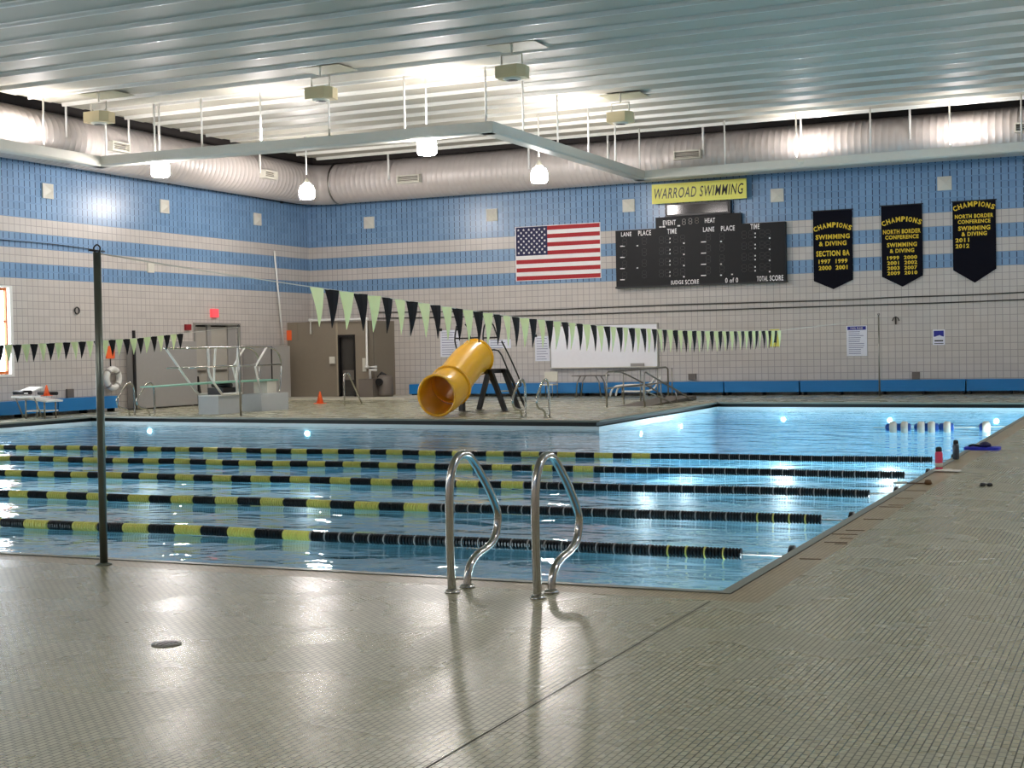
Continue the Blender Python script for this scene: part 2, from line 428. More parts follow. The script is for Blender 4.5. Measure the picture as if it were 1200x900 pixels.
# walls
WT = 9.0
sobj(MB().box((XL-0.3, YB, -0.3), (XR+0.3, YB+0.3, WT)), 'wall_back', M_WALLX)
sobj(MB().box((XR, YN-0.3, -0.3), (XR+0.3, YB, WT)), 'wall_right', M_WALLY)
sobj(MB().box((XL-0.3, YN-0.3, -0.3), (XR, YN, WT)), 'wall_front', M_WALLX)
wl = MB()
WINS = [(25.2, 28.42), (19.6, 22.8), (14.0, 17.2), (8.4, 11.6)]
DOORY = (36.14, 38.45, 2.5)
ys = [YN]
for a, c in sorted(WINS):
    wl.box((XL-0.3, ys[-1], -0.3), (XL, a, WT)); wl.box((XL-0.3, a, -0.3), (XL, c, 1.08)); wl.box((XL-0.3, a, 3.46), (XL, c, WT)); ys.append(c)
wl.box((XL-0.3, ys[-1], -0.3), (XL, DOORY[0], WT)); wl.box((XL-0.3, DOORY[0], DOORY[2]), (XL, DOORY[1], WT)); wl.box((XL-0.3, DOORY[1], -0.3), (XL, YB, WT))
sobj(wl, 'wall_left', M_WALLY)
# windows
for k, (a, c) in enumerate(WINS):
    wn = struct('window_%d' % (k+1), (XL, (a+c)/2, 1.08))
    f = MB(); z0, z1 = 1.08, 3.46
    f.box((XL-0.05, a, z0), (XL+0.02, a+0.10, z1)); f.box((XL-0.05, c-0.10, z0), (XL+0.02, c, z1)); f.box((XL-0.05, a+0.1, z0), (XL+0.02, c-0.1, z0+0.06)); f.box((XL-0.05, a+0.1, z1-0.05), (XL+0.02, c-0.1, z1))
    f.build('window_casing', M_WHITE, wn)
    f = MB(); n = 4; wdt = (c-a-0.2)/n
    for i in range(n):
        ya = a+0.10+i*wdt; yc = ya+wdt
        f = MB()
        f.box((XL-0.16, ya, z0+0.06), (XL-0.08, ya+0.05, z1-0.05)); f.box((XL-0.16, yc-0.05, z0+0.06), (XL-0.08, yc, z1-0.05))
        f.box((XL-0.16, ya+0.05, z0+0.06), (XL-0.08, yc-0.05, z0+0.14)); f.box((XL-0.16, ya+0.05, z1-0.13), (XL-0.08, yc-0.05, z1-0.05))
        f.box((XL-0.14, ya+0.05, 2.50), (XL-0.10, yc-0.05, 2.54))
        sash = f.build('sash', M_WOOD, wn)
# ceiling: fluted steel deck, one pan per flute
ceil = struct('ceiling', (0, 0, HC))
PITCH_R = 1.222; XC0, XC1, YC1 = XL+1.5, XR-1.5, YB-1.72
prof = [(0.0, 0.0), (0.74, 0.0), (0.76, 0.012), (0.775, 0.055), (1.15, 0.055), (1.165, 0.03), (1.172, -0.018), (1.185, -0.036), (1.205, -0.036), (1.218, -0.020), (1.222, 0.0)]
mb = MB()
th = 0.02
rows = [[mb.bm.verts.new((x, y, z)) for y, z in prof] for x in (XC0, XC1)]
rowt = [[mb.bm.verts.new((x, y, z+th)) for y, z in prof] for x in (XC0, XC1)]
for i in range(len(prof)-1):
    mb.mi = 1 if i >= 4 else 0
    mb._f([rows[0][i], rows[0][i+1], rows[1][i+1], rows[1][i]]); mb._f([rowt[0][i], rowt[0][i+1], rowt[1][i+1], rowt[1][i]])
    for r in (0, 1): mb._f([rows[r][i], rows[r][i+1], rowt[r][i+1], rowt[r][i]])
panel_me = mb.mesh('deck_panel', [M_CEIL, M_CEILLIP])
k = 0; y = YC1
while y > YN+0.5:
    y -= PITCH_R
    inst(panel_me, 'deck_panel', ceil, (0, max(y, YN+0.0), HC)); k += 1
MB().box((XC0, YC1-0.001, HC-0.02), (XC1, YC1+0.03, HC+0.35)).build('edge_angle', M_CEIL, ceil)
MB().box((XC0-0.03, YN+1, HC+0.03), (XC0, YC1, HC+0.35)).build('edge_angle', M_CEIL, ceil)
MB().box((XL-0.3, YN-0.3, WT), (XR+0.3, YB+0.3, WT+0.2)).build('roof_slab', M_DARK, ceil)

sobj(MB().box((XL, YB-0.75, 7.98), (XR, YB, WT)), 'trim_shade_back', M_DARK)  # dark box stands in for the unlit gap above the back duct
sobj(MB().box((XL, YN, 7.98), (XL+0.70, YB-0.75, WT)), 'trim_shade_left', M_DARK)  # same shade put in as a dark box above the left duct
# corner storage room with olive walls and its dark door
cr = struct('wall_alcove', (-25.6, 41.3, 0))
CY = 41.3
MB().box((XL, CY, 0), (-25.30, YB, 2.62)).build('room_block', M_OLIVE, cr)
MB().box((-24.63, CY, 0), (-23.95, YB, 2.60)).build('room_block', M_OLIVE, cr)
MB().box((-25.30, CY, 2.15), (-24.63, YB, 2.60)).build('room_block', M_OLIVE, cr)
MB().box((-25.30, CY+0.6, 0), (-24.63, YB, 2.15)).build('room_block', M_DARK, cr)
MB().box((-25.36, CY-0.03, 0), (-25.30, CY, 2.58)).build('corner_strip', mat('olive_light', (0.62, 0.58, 0.50), 0.5), cr)
MB().box((-24.05, CY-0.06, 0), (-23.90, CY, 2.60)).build('corner_strip', mat('olive_shaded', (0.42, 0.39, 0.34), 0.5), cr)  # strip coloured darker for the shading on the room's side
MB().box((-27.3, CY-0.02, 2.0), (-26.9, CY, 2.62)).build('vent_hood', M_OLIVE, cr)
d2 = struct('door_2', (-24.96, CY+0.1, 0))
f = MB(); f.box((-25.30, CY-0.02, 0), (-25.24, CY+0.1, 2.15)); f.box((-24.69, CY-0.02, 0), (-24.63, CY+0.1, 2.15)); f.box((-25.24, CY-0.02, 2.07), (-24.69, CY+0.1, 2.15)); f.build('door_frame', M_BLACK, d2)
MB().box((-25.24, CY+0.12, 0.08), (-24.69, CY+0.16, 2.07)).build('door_leaf', M_TINT, d2)
MB().box((-25.20, CY+0.11, 0.62), (-24.73, CY+0.12, 0.95)).build('kick_panel', M_MACH, d2)
# exit double door in the left wall
d1 = struct('door_1', (XL, 37.3, 0))
a, c, h = DOORY
f = MB(); f.box((XL-0.05, a-0.08, 0), (XL+0.03, a, h+0.07)); f.box((XL-0.05, c, 0), (XL+0.03, c+0.08, h+0.07)); f.box((XL-0.05, a, h), (XL+0.03, c, h+0.07)); f.build('door_frame', mat('door_frame_grey', (0.52, 0.51, 0.49), 0.45), d1)
mid = 36.95
for (p, q, dd) in ((a, mid, 0.16), (mid+0.12, 38.0, 0.12)):
    leaf = MB().box((XL-dd-0.05, p+0.03, 0.02), (XL-dd, q-0.03, h-0.05)).build('door_leaf', M_DOOR, d1)
    MB().box((XL-dd, p+0.12, 1.02), (XL-dd+0.05, q-0.12, 1.08)).build('push_bar', M_STEELD, leaf)
MB().box((XL-0.18, mid-0.03, 0), (XL-0.10, mid+0.15, h)).build('mullion', M_GREY, d1)
MB().box((XL-0.18, 38.0, 0), (XL-0.10, c, h)).build('side_panel', M_GREY, d1)
MB().box((XL-0.29, a, 0), (XL-0.24, c, h)).build('threshold_back', M_DARK, d1)
# raised curb in front of the corner room
sobj(MB().prism([(-27.3, 39.75), (-22.0, 39.9), (-21.2, 42.5), (-21.2, 42.8), (-27.3, 42.8)], 2, 0.0, 0.06), 'trim_5', M_CURB)

# ================================================================== ceiling services
# round ducts
def duct(p, ax, length, r, nrings, name, label):
    t = thing(name, p, label, 'duct')
    prof = []; d = length/nrings
    for i in range(nrings):
        h = i*d; prof += [(r, h), (r, h+d*0.86), (r+0.004, h+d*0.90), (r+0.004, h+d*0.96)]
    prof.append((r, length))
    MB().lathe(prof, p, ax, 28).build('duct_shell', M_DUCT, t)
    return t
DR = 0.68; DZ = 7.34
db = duct((-25.83, YB-0.80, DZ), (1, 0, 0), XR-0.1+25.83, DR, 150, 'round_duct', 'large round sheet metal duct along the back wall under the ceiling')
dl = duct((-26.60, YN+0.1, DZ), (0, 1, 0), 41.2-YN-0.1, DR, 210, 'round_duct', 'large round sheet metal duct along the left wall under the ceiling')
# elbow joining the two
pts = []
for k in range(9):
    a = k/8*PI/2; pts.append((-25.83-0.77*math.cos(a), 41.2+0.80*math.sin(a), DZ))
eb = MB().tube([(-26.6, 41.0, DZ)]+pts+[(-25.6, 42.0, DZ)], DR+0.005, 28, caps=False).build('duct_elbow', M_DUCT, db)
MB().lathe([(DR+0.01, 0), (DR+0.03, 0.01), (DR+0.03, 0.05), (DR+0.01, 0.06)], (-25.6, 42.0, DZ), (1, 0, 0), 28).build('duct_collar', M_STEELD, db)
# hangers of the back duct
for px in (453, 618, 711, 823, 938, 1066):
    x = ony(px, 180, 41.2).x
    MB().tube([(x, 41.30, 7.25), (x, 41.30, HC+0.3)], 0.035, 6).build('duct_hanger', M_WHITE, db)
for px, zz in ((78, 7.7), (151, 7.6), (186, 7.6), (304, 7.7)):
    yy = onx(px, 160, -25.9).y
    MB().tube([(-25.9, yy, 7.3), (-25.9, yy, HC+0.25)], 0.03, 6).build('duct_hanger', M_WHITE, dl)
def grille(c, face, label):
    x, y, z = c; t = thing('duct_grille', c, label, 'vent')
    if face == 'y':
        f = MB(); f.box((x-0.42, y-0.12, z-0.13), (x-0.38, y+0.25, z+0.13)); f.box((x+0.38, y-0.12, z-0.13), (x+0.42, y+0.25, z+0.13)); f.box((x-0.38, y-0.12, z+0.09), (x+0.38, y+0.25, z+0.13)); f.box((x-0.38, y-0.12, z-0.13), (x+0.38, y+0.25, z-0.09)); f.build('grille_frame', M_OFFW, t)
        MB().box((x-0.38, y+0.02, z-0.09), (x+0.38, y+0.06, z+0.09)).build('grille_back', M_MACH, t)
        for i in range(3): MB().box((x-0.38, y-0.04, z-0.065+i*0.05), (x+0.38, y+0.02, z-0.05+i*0.05)).build('louvre', M_OFFW, t)
    else:
        f = MB(); f.box((x-0.3, y-0.36, z-0.13), (x+0.12, y-0.32, z+0.13)); f.box((x-0.3, y+0.32, z-0.13), (x+0.12, y+0.36, z+0.13)); f.box((x-0.3, y-0.32, z+0.09), (x+0.12, y+0.32, z+0.13)); f.box((x-0.3, y-0.32, z-0.13), (x+0.12, y+0.32, z-0.09)); f.build('grille_frame', M_OFFW, t)
        MB().box((x-0.06, y-0.32, z-0.09), (x-0.02, y+0.32, z+0.09)).build('grille_back', M_MACH, t)
        for i in range(3): MB().box((x-0.02, y-0.32, z-0.065+i*0.05), (x+0.04, y+0.32, z-0.05+i*0.05)).build('louvre', M_OFFW, t)
grille((-22.4, 41.25, 7.22), 'y', 'rectangular air grille on the back duct above the left end of the blue wall')
grille((-12.85, 41.25, 7.30), 'y', 'rectangular air grille on the back duct above the yellow swimming sign')
grille((-3.1, 41.25, 7.33), 'y', 'rectangular air grille on the back duct at the right edge')
grille((-25.85, 31.0, 7.28), 'x', 'rectangular air grille on the left duct beside the corner of the hanging trough')
grille((-25.85, 38.2, 7.28), 'x', 'rectangular air grille on the left duct nearest the room corner')

# hanging trough that follows the pool outline
TZ = 6.68
tr = thing('hanging_trough', (-14.1, 29.9, TZ), 'long pale grey trough hung on rods in a zigzag under the ceiling', 'beam')
def trough(p, q):
    p = Vector((*p, TZ)); q = Vector((*q, TZ)); d = (q-p).normalized(); s_ = Vector((d.y, -d.x, 0))*0.19
    mb = MB(); ex = d*0.19
    A = p-ex; B_ = q+ex
    sec = [(-1, 0.13), (-1, -0.09), (-0.8, -0.13), (0.8, -0.13), (1, -0.09), (1, 0.13), (0.9, 0.13), (0.9, -0.08), (-0.9, -0.08), (-0.9, 0.13)]
    r = [[mb.bm.verts.new(c + s_*a + Vector((0, 0, b))) for a, b in sec] for c in (A, B_)]
    for i in range(len(sec)):
        j = (i+1) % len(sec); mb._f([r[0][i], r[0][j], r[1][j], r[1][i]])
    mb._f(r[0][::-1]); mb._f(r[1])
    mb.build('trough_run', M_BEAM, tr)
TP = [(-25.35, 2.0), (-25.35, 29.65), (-14.12, 29.9), (-14.12, 40.55), (0.3, 40.35), (0.3, 2.0), (-25.35, 2.0)]
trough(TP[0], TP[1]); trough(TP[1], TP[2]); trough(TP[2], TP[3]); trough(TP[3], TP[4]); trough(TP[4], TP[5]); trough(TP[5], TP[6])
rod_me = MB().tube([(0, 0, 0), (0, 0, HC-TZ)], 0.024, 6).mesh('hanger_rod', M_WHITE)
rods = [(x, 29.85) for x in (-25.3, -23.7, -22.2, -20.4, -18.4, -16.3, -14.15)] + [(-14.12, y) for y in (31.9, 34.1, 36.3, 38.4, 40.5)]
rods += [(ony(px, 160, 40.45).x, 40.45) for px in (849, 933, 1020, 1113, 1197)] + [(-25.35, y) for y in (27.6, 25.5, 23.4)]
for x, y in rods: inst(rod_me, 'hanger_rod', tr, (x, y, TZ))
# uplights resting in the trough
def uplight(x, y, power=UPLIGHT, sz=0.3):
    t = thing('trough_uplight', (x, y, TZ-0.06), '', 'light', 'uplights inside the hanging trough')
    MB().lathe([(0.10, 0), (0.15, 0.10), (0.15, 0.13)], (x, y, TZ-0.07), (0, 0, 1), 12).build('lamp_bowl', M_OFFW, t)
    ld = bpy.data.lights.new('uplight', 'AREA'); ld.shape = 'DISK'; ld.size = sz; ld.energy = power; ld.color = LAMP_COL
    lo = bpy.data.objects.new('uplight_lamp', ld); COL.objects.link(lo); lo.parent = t
    lo.location = (0, 0, 0.28); lo.rotation_euler = (PI, 0, 0)
    t['label'] = 'round uplight sunk inside the hanging trough under the ceiling'
for x, y in ((-20.3, 29.8), (-15.3, 29.85), (-14.12, 34.9), (-25.35, 27.3), (-9.2, 40.4), (-4.9, 40.4), (0.3, 36), (0.3, 27), (0.3, 18), (0.3, 9), (-3, 2.0), (-11, 2.0), (-19, 2.0), (-25.35, 9.0), (-25.35, 18)):  # those on the unseen right and near runs are added for ambient light
    uplight(x, y, UPLIGHT*(0.2 if x > -1 or y < 10 else 1.0))

# glass pendants
def pendant(x, y, z, label, grp=None):
    t = thing('pendant_lamp', (x, y, z), label, 'lamp', grp)
    MB().tube([(x, y, z+0.55), (x, y, HC)], 0.02, 6).build('stem', M_WHITE, t)
    MB().lathe([(0.03, -0.1), (0.12, -0.26), (0.12, -0.30)], (x, y, z+0.55), (0, 0, 1), 14).build('lamp_cap', M_OFFW, t)
    MB().lathe([(0.10, 0.25), (0.19, 0.20), (0.235, 0.08), (0.235, -0.12), (0.20, -0.18), (0.17, -0.18)], (x, y, z), (0, 0, 1), 20).build('lamp_glass', M_GLOBE, t)
for x, y, z, l in ((-23.65, 29.99, 6.4, 'glowing glass pendant lamp leftmost, beside the trough corner'), (-23.4, 36.6, 6.4, 'glowing glass pendant lamp hanging in the far room corner'),
                   (-15.85, 30.1, 6.4, 'glowing glass pendant lamp just under the middle of the trough'), (-15.82, 36.8, 6.4, 'glowing glass pendant lamp above the flag, against the back duct')):
    pendant(x, y, z, l)
for x, y in ((1.8, 34), (1.8, 26), (1.8, 18), (1.8, 10), (-5, -0.5), (-14, -0.5), (-23, -0.5)):  # unseen pendants added to fill the near half with light
    pendant(x, y, 6.4, 'added fill pendant lamp outside the view, over the near deck', 'added fill pendants outside the view')
# emergency fixture boxes
for p, l in ((ony(215, 208, 0.1), None),):
    pass
a = onx(216, 209, -27.1)
t = tag(MB().box((-27.33, a.y-0.5, a.z-0.12), (-27.0, a.y+0.5, a.z+0.08)).build('wall_light_box', M_WHITE), 'white box fixture high on the left wall behind the leftmost pendant', 'light')
a = ony(640, 213, 42.5)
t = tag(MB().box((a.x-0.3, 42.3, a.z-0.10), (a.x+0.45, 42.8, a.z+0.08)).build('wall_light_box', M_WHITE), 'white box fixture high on the back wall behind a pendant', 'light')

# ceiling speakers (cream boxes on yokes)
def ceiling_box(x, y, z, label):
    t = thing('ceiling_speaker', (x, y, z), label, 'speaker')
    MB().prism([(x-0.30, y-0.22), (x+0.22, y-0.26), (x+0.34, y-0.05), (x+0.30, y+0.24), (x-0.30, y+0.24)], 2, z-0.13, z+0.13).build('body', M_CREAM, t)
    MB().lathe([(0.16, -0.03), (0.20, 0.0), (0.20, 0.01)], (x, y, z-0.14), (0, 0, 1), 18).build('ring', M_OFFW, t)
    MB().lathe([(0.02, -0.002), (0.13, 0.0)], (x, y, z-0.172), (0, 0, 1), 18).build('opening', M_BLACK, t)
    f = MB().tube([(x-0.24, y, z+0.1), (x-0.24, y, z+0.38), (x+0.24, y, z+0.38), (x+0.24, y, z+0.1)], 0.022, 6); f.tube([(x, y, z+0.38), (x, y, HC)], 0.03, 6); f.build('yoke', M_OFFW, t)
    MB().box((x-0.55, y-0.1, HC-0.045), (x+0.55, y+0.75, HC-0.037)).build('ceiling_plate', mat('plate_olive', (0.55, 0.55, 0.46), 0.5), t)
for (px, py), l in (((116, 138), 'cream ceiling speaker nearest the left duct'), ((376, 110), 'cream ceiling speaker left of centre, above the trough'), ((600, 85), 'cream ceiling speaker in the middle, nearest the camera'), ((727, 138), 'cream ceiling speaker near the back duct')):
    p = onz(px, py, 7.45); ceiling_box(p.x, p.y, p.z, l)

# ================================================================== POOL THINGS
# lane ropes
def float_mesh(name, m, L=0.145, r=0.047, nd=5):
    mb = MB(); pf = []
    for i in range(nd):
        a = i*L/nd; pf += [(r*0.66, a), (r, a+L/nd*0.22), (r, a+L/nd*0.68), (r*0.66, a+L/nd*0.9)]
    mb.lathe(pf, (0, 0, 0), (1, 0, 0), 10, smooth=False)
    return mb.mesh(name, m)
FM = {k: float_mesh('float_'+k, m) for k, m in (('black', M_FBLK), ('yellow', M_FYEL))}
ring_me = {k: MB().lathe([(0.042, 0), (0.048, 0.002), (0.048, 0.010), (0.042, 0.012)], (0, 0, 0), (1, 0, 0), 10).mesh('spacer', m) for k, m in (('white', M_GREY), ('yellow', M_FYEL))}
disc_me = MB().lathe([(0.045, 0), (0.085, 0.01), (0.085, 0.05), (0.045, 0.06)], (0, 0, 0), (1, 0, 0), 14).mesh('end_float', M_FBLK)
ordn = ['nearest the camera', 'second from the camera', 'third, in the middle of the five', 'fourth, next to the farthest', 'farthest from the camera']
RY = [10.85, 13.2, 15.65, 17.98, 20.35]
for i, y in enumerate(RY):
    t = thing('lane_rope', (-2.7, y, -0.13), 'yellow and black float lane rope on the water, %s' % ordn[i], 'lane rope')
    z = -0.135
    MB().tube([(-25.3, y, z), (-2.45, y, z)], 0.006, 5).build('cable', M_STEELD, t)
    x = -2.86 if i else -2.98
    k = 0
    inst(disc_me, 'end_float', t, (-2.62, y, z))
    if i == 0: inst(disc_me, 'end_float', t, (-2.54, y, z))
    while x > -25.0:
        x -= 0.153
        if x > -7.05: c = 'black'
        else: c = 'yellow' if int((-7.05-x)/0.153/2) % 2 == 0 else 'black'
        if x < -20.6: c = 'black'
        inst(FM[c], 'float', t, (x, y+0.012*math.sin(x*1.3+i), z+0.004*math.sin(x*2.1+i*2)))
        if x > -7.05:
            inst(ring_me['yellow' if (k < 4 and i < 2) else 'white'], 'spacer', t, (x-0.012, y+0.012*math.sin(x*1.3+i), z))
        k += 1
# shallow end float line
t = thing('float_line', (-4.3, 28.4, -0.14), 'short white and blue float line in the far shallow water', 'float line')
sh = {'w': MB().lathe([(0.05, 0), (0.11, 0.03), (0.11, 0.13), (0.05, 0.16)], (0, 0, 0), (1, 0, 0), 12).mesh('float_white', M_OFFW), 'b': MB().lathe([(0.04, 0), (0.075, 0.03), (0.075, 0.12), (0.04, 0.14)], (0, 0, 0), (1, 0, 0), 12).mesh('float_blue', M_FBLUE)}
MB().tube([(-5.1, 28.25, -0.15), (-3.65, 28.42, -0.15), (-2.43, 28.75, -0.14)], 0.01, 5).build('cord', M_OFFW, t)
for px, k in ((1038, 'b'), (1042, 'w'), (1050, 'b'), (1055, 'w'), (1059, 'b'), (1071, 'b'), (1074, 'w'), (1081, 'b'), (1086, 'w'), (1091, 'b'), (1099, 'b'), (1104, 'w'), (1108, 'b'), (1146, 'b'), (1149, 'w')):
    p = ony(px, 501, 28.3); inst(sh[k], 'float', t, (p.x, 28.25+(p.x+5)*0.14, -0.14))

# grab rails: profile in (distance towards pool, z)
RP = [(0.0, 0.0), (-0.015, 0.29), (-0.01, 0.60), (0.03, 0.76), (0.12, 0.84), (0.24, 0.845), (0.34, 0.79), (0.49, 0.66), (0.62, 0.52), (0.69, 0.40), (0.64, 0.27), (0.52, 0.215), (0.36, 0.185), (0.245, 0.12), (0.21, 0.0)]
def grab_rail(x, y, sgn, label, grp=None, r=0.0265, cat='handrail'):
    t = thing('ladder_rail', (x, y, 0), label, cat, grp)
    pts = smooth_path([(x, y+sgn*d, z) for d, z in RP], 4)
    MB().tube(pts, r, 12).build('rail', M_STEEL, t)
    for d in (0.0, 0.21):
        MB().lathe([(0.05, 0.0), (0.05, 0.008), (0.035, 0.022), (0.026, 0.024)], (x, y+sgn*d, 0.001), (0, 0, 1), 16).build('escutcheon', M_STEEL, t)
    return t
grab_rail(-4.01, 7.83, 1, 'polished steel looped ladder rail on the near deck, left of the pair')
grab_rail(-3.42, 7.81, 1, 'polished steel looped ladder rail on the near deck, right of the pair')
grab_rail(-12.98, 29.15, -1, 'steel looped ladder rail on the far deck, left of the pair beside the slide')
grab_rail(-12.38, 29.10, -1, 'steel looped ladder rail on the far deck, right of the pair beside the slide')
grab_rail(-24.50, 29.75, -1, 'steel looped ladder rail on the far left deck, closest to the life ring')
grab_rail(-23.85, 29.75, -1, 'steel looped ladder rail on the far left deck, under the diving board tip')
grab_rail(-2.95, 37.3, -1, 'steel looped ladder rail on the back deck at the right edge')

# stanchion posts and pennant lines
def post(x, y, h, label, r, m, hooks=True, lean=0.0):
    t = thing('flag_post', (x, y, 0), label, 'post')
    MB().tube([(x, y, 0), (x+lean, y, h)], r, 14).build('pole', m, t)
    MB().lathe([(r+0.03, 0), (r+0.03, 0.008), (r+0.004, 0.018)], (x, y, 0.001), (0, 0, 1), 16).build('floor_socket', M_BLACK if r > 0.03 else m, t)
    f = MB(); x += lean
    f.tube(smooth_path([(x-0.012, y, h-0.01), (x-0.03, y, h+0.03), (x, y, h+0.055), (x+0.03, y, h+0.03), (x+0.012, y, h-0.01)], 3), 0.006, 6)
    f.tube([(x, y-0.08, h+0.01), (x, y+0.08, h+0.01)], 0.007, 6)
    f.build('hook', M_BLACK, t)
    return t
M_POLE = mat('green_grey_pole', (0.40, 0.42, 0.38), 0.3, metal=0.7)
post(-6.985, 8.10, 2.27, 'tall grey metal flag post standing on the near deck', 0.028, M_POLE, lean=0.012)
post(-7.25, 41.2, 2.31, 'slim steel flag post by the back wall right of the notice', 0.024, M_STEELD)
post(-20.75, 29.2, 2.22, 'slim steel flag post beside the diving stand', 0.024, M_STEELD)
def penn_mesh(name, m):
    mb = MB(); w_ = 0.118; nz = 5; vs = []
    for side in (-1, 1):
        rows_ = []
        for i in range(nz):
            tt = i/(nz-1); ww = w_*(1-tt)+0.006*tt; bow = 0.012*math.sin(tt*PI)
            rows_.append([mb.bm.verts.new((bow+side*0.0015, -ww, -0.35*tt)), mb.bm.verts.new((bow+side*0.0015+0.008*(1-tt), 0, -0.35*tt-(0.012 if i == nz-1 else 0))), mb.bm.verts.new((bow+side*0.0015, ww, -0.35*tt))])
        vs.append(rows_)
        for i in range(nz-1):
            for k_ in (0, 1): mb._f([rows_[i][k_], rows_[i][k_+1], rows_[i+1][k_+1], rows_[i+1][k_]])
    A, B_ = vs
    for i in range(nz-1):
        mb._f([A[i][0], A[i+1][0], B_[i+1][0], B_[i][0]]); mb._f([A[i][2], A[i+1][2], B_[i+1][2], B_[i][2]])
    mb._f([A[0][0], A[0][1], B_[0][1], B_[0][0]]); mb._f([A[0][1], A[0][2], B_[0][2], B_[0][1]])
    return mb.mesh(name, m)
PM = {'l': penn_mesh('pennant_lime', M_LIME), 'b': penn_mesh('pennant_black', M_BKVINYL)}
def interp(tab, v):
    for (a, za), (b, zb) in zip(tab, tab[1:]):
        if a <= v <= b: return za+(zb-za)*(v-a)/(b-a)
    return tab[-1][1]
def flag_line(x0, y0, x1, y1, tab, ya, yb, label, lists):
    t = thing('pennant_line', (x0, ya, interp(tab, ya)), label, 'pennants')
    N = 60
    def X(y): return x0+(x1-x0)*(y-y0)/(y1-y0)
    MB().tube([(X(y0+(y1-y0)*i/N), y0+(y1-y0)*i/N, interp(tab, y0+(y1-y0)*i/N)) for i in range(N+1)], 0.005, 5).build('line', M_OFFW, t)
    y = ya; k = 0
    while y < yb:
        o = inst(PM['l' if k % 2 == 0 else 'b'], 'pennant', t, (X(y), y, interp(tab, y)), (random.uniform(-0.03, 0.03), random.uniform(-0.08, 0.08), random.uniform(-0.10, 0.06)))
        y += lists; k += 1
    return t
flag_line(-7.01, 8.1, -7.25, 41.2, [(8.1, 2.27), (9.5, 2.19), (11.0, 2.12), (12.5, 2.055), (14.0, 1.98), (15.6, 1.905), (17.2, 1.86), (19, 1.81), (22.4, 1.775), (25, 1.775), (29.2, 1.81), (35, 2.0), (41.2, 2.31)], 11.13, 29.3, 0 or 'lime and black pennant line strung from the near post across the lanes', 0.2645)
flag_line(-20.75, 8.1, -20.75, 29.2, [(8.1, 2.27), (12, 2.02), (16, 1.85), (20, 1.79), (22, 1.82), (23.8, 1.88), (25.3, 1.94), (26.9, 2.05), (29.2, 2.22)], 12.0, 27.1, 'lime and black pennant line over the water at the left edge', 0.2360)

# starting block on the left deck
t = thing('starting_block', (-26.3, 27.9, 0), 'white starting block on steel legs at the left pool edge', 'starting block')
Q = Vector((-26.1, 28.05, 0))
def bl(x, y, z): return (Q.x+x, Q.y+y, z)
mb = MB(); mb.prism([(-0.45, 0.52), (0.45, 0.42), (0.47, 0.46), (-0.43, 0.56)], 1, 27.75, 28.35)
for v in mb.bm.verts: v.co.x += Q.x
mb.build('platform', M_WHITE, t)
MB().box((Q.x-0.42, 27.45, 0.55), (Q.x+0.30, 27.72, 0.59)).build('side_step', M_WHITE, t)
mb = MB(); mb.bar((Q.x-0.2, 27.55, 0.66), (Q.x-0.15, 28.05, 0.80), 0.5, 0.03, (0, 0, 1)); mb.build('backstop_panel', M_WHITE, t)
for sx in (-0.32, 0.30):
    for yy in (27.85, 28.25): MB().tube([bl(sx, yy-Q.y, 0), bl(sx, yy-Q.y, 0.48)], 0.022, 8).build('leg', M_STEELD, t)
MB().tube([bl(-0.32, -0.3, 0.05), bl(-0.32, -0.55, 0.55)], 0.018, 8).build('brace', M_STEELD, t)
MB().tube([bl(0.30, -0.3, 0.05), bl(0.30, -0.55, 0.55)], 0.018, 8).build('brace', M_STEELD, t)
MB().box(bl(-0.32, -0.2, 0.18), bl(0.30, 0.3, 0.21)).build('step', M_WHITE, t)
def cone(x, y, z, s, label):
    t = thing('traffic_cone', (x, y, z), label, 'cone')
    MB().box((x-0.14*s, y-0.14*s, z), (x+0.14*s, y+0.14*s, z+0.02*s)).build('base', M_ORANGE, t)
    MB().lathe([(0.11*s, 0.02*s), (0.025*s, 0.36*s), (0.02*s, 0.37*s)], (x, y, z), (0, 0, 1), 16).build('cone', M_ORANGE, t)
cone(-25.95, 28.1, 0.575, 0.75, 'small orange cone standing on the starting block')
cone(-23.29, 36.9, 0.0, 1.0, 'small orange cone on the far deck before the olive wall')
t = tag(MB().tube([bl(-0.30, 0.24, 0.64), bl(0.3, 0.27, 0.63)], 0.045, 8).build('strap_roll', M_BLACK), 'black rolled strap lying on the starting block', 'strap')
t = tag(MB().tube([bl(-0.42, -0.50, 0.68), bl(0.10, -0.45, 0.68)], 0.055, 8).build('backstroke_wedge', M_BLACK), 'black foam roll on the front of the starting block', 'roll')

# ================================================================== DIVING STAND
DX = -22.42
t = thing('diving_board', (DX, 30.7, 0), 'one metre diving board with steel side rails on two grey piers', 'diving board')
MB().box((-22.78, 30.2, 0), (-22.15, 31.2, 0.47)).build('pier', M_PIER, t)
MB().box((-22.58, 31.85, 0), (-21.95, 33.15, 0.47)).build('pier', M_PIER, t)
MB().box((-22.78, 30.2, 0.47), (-22.15, 31.2, 0.50)).build('pier_cap', M_WHITE, t)
pb = MB().prism([(27.75, 0.775), (27.75, 0.80), (30.6, 0.845), (33.0, 0.845), (33.0, 0.80), (30.6, 0.80)], 0, DX-0.25, DX+0.25).build('board', M_MINT, t)
MB().tube([(DX-0.3, 30.75, 0.74), (DX+0.3, 30.75, 0.74)], 0.06, 12).build('fulcrum_roller', M_BLACK, t)
MB().box((DX-0.24, 30.45, 0.50), (DX+0.24, 31.05, 0.68)).build('fulcrum_box', M_BLACK, t)
MB().box((DX-0.22, 32.5, 0.47), (DX+0.22, 32.95, 0.79)).build('anchor', M_OFFW, t)
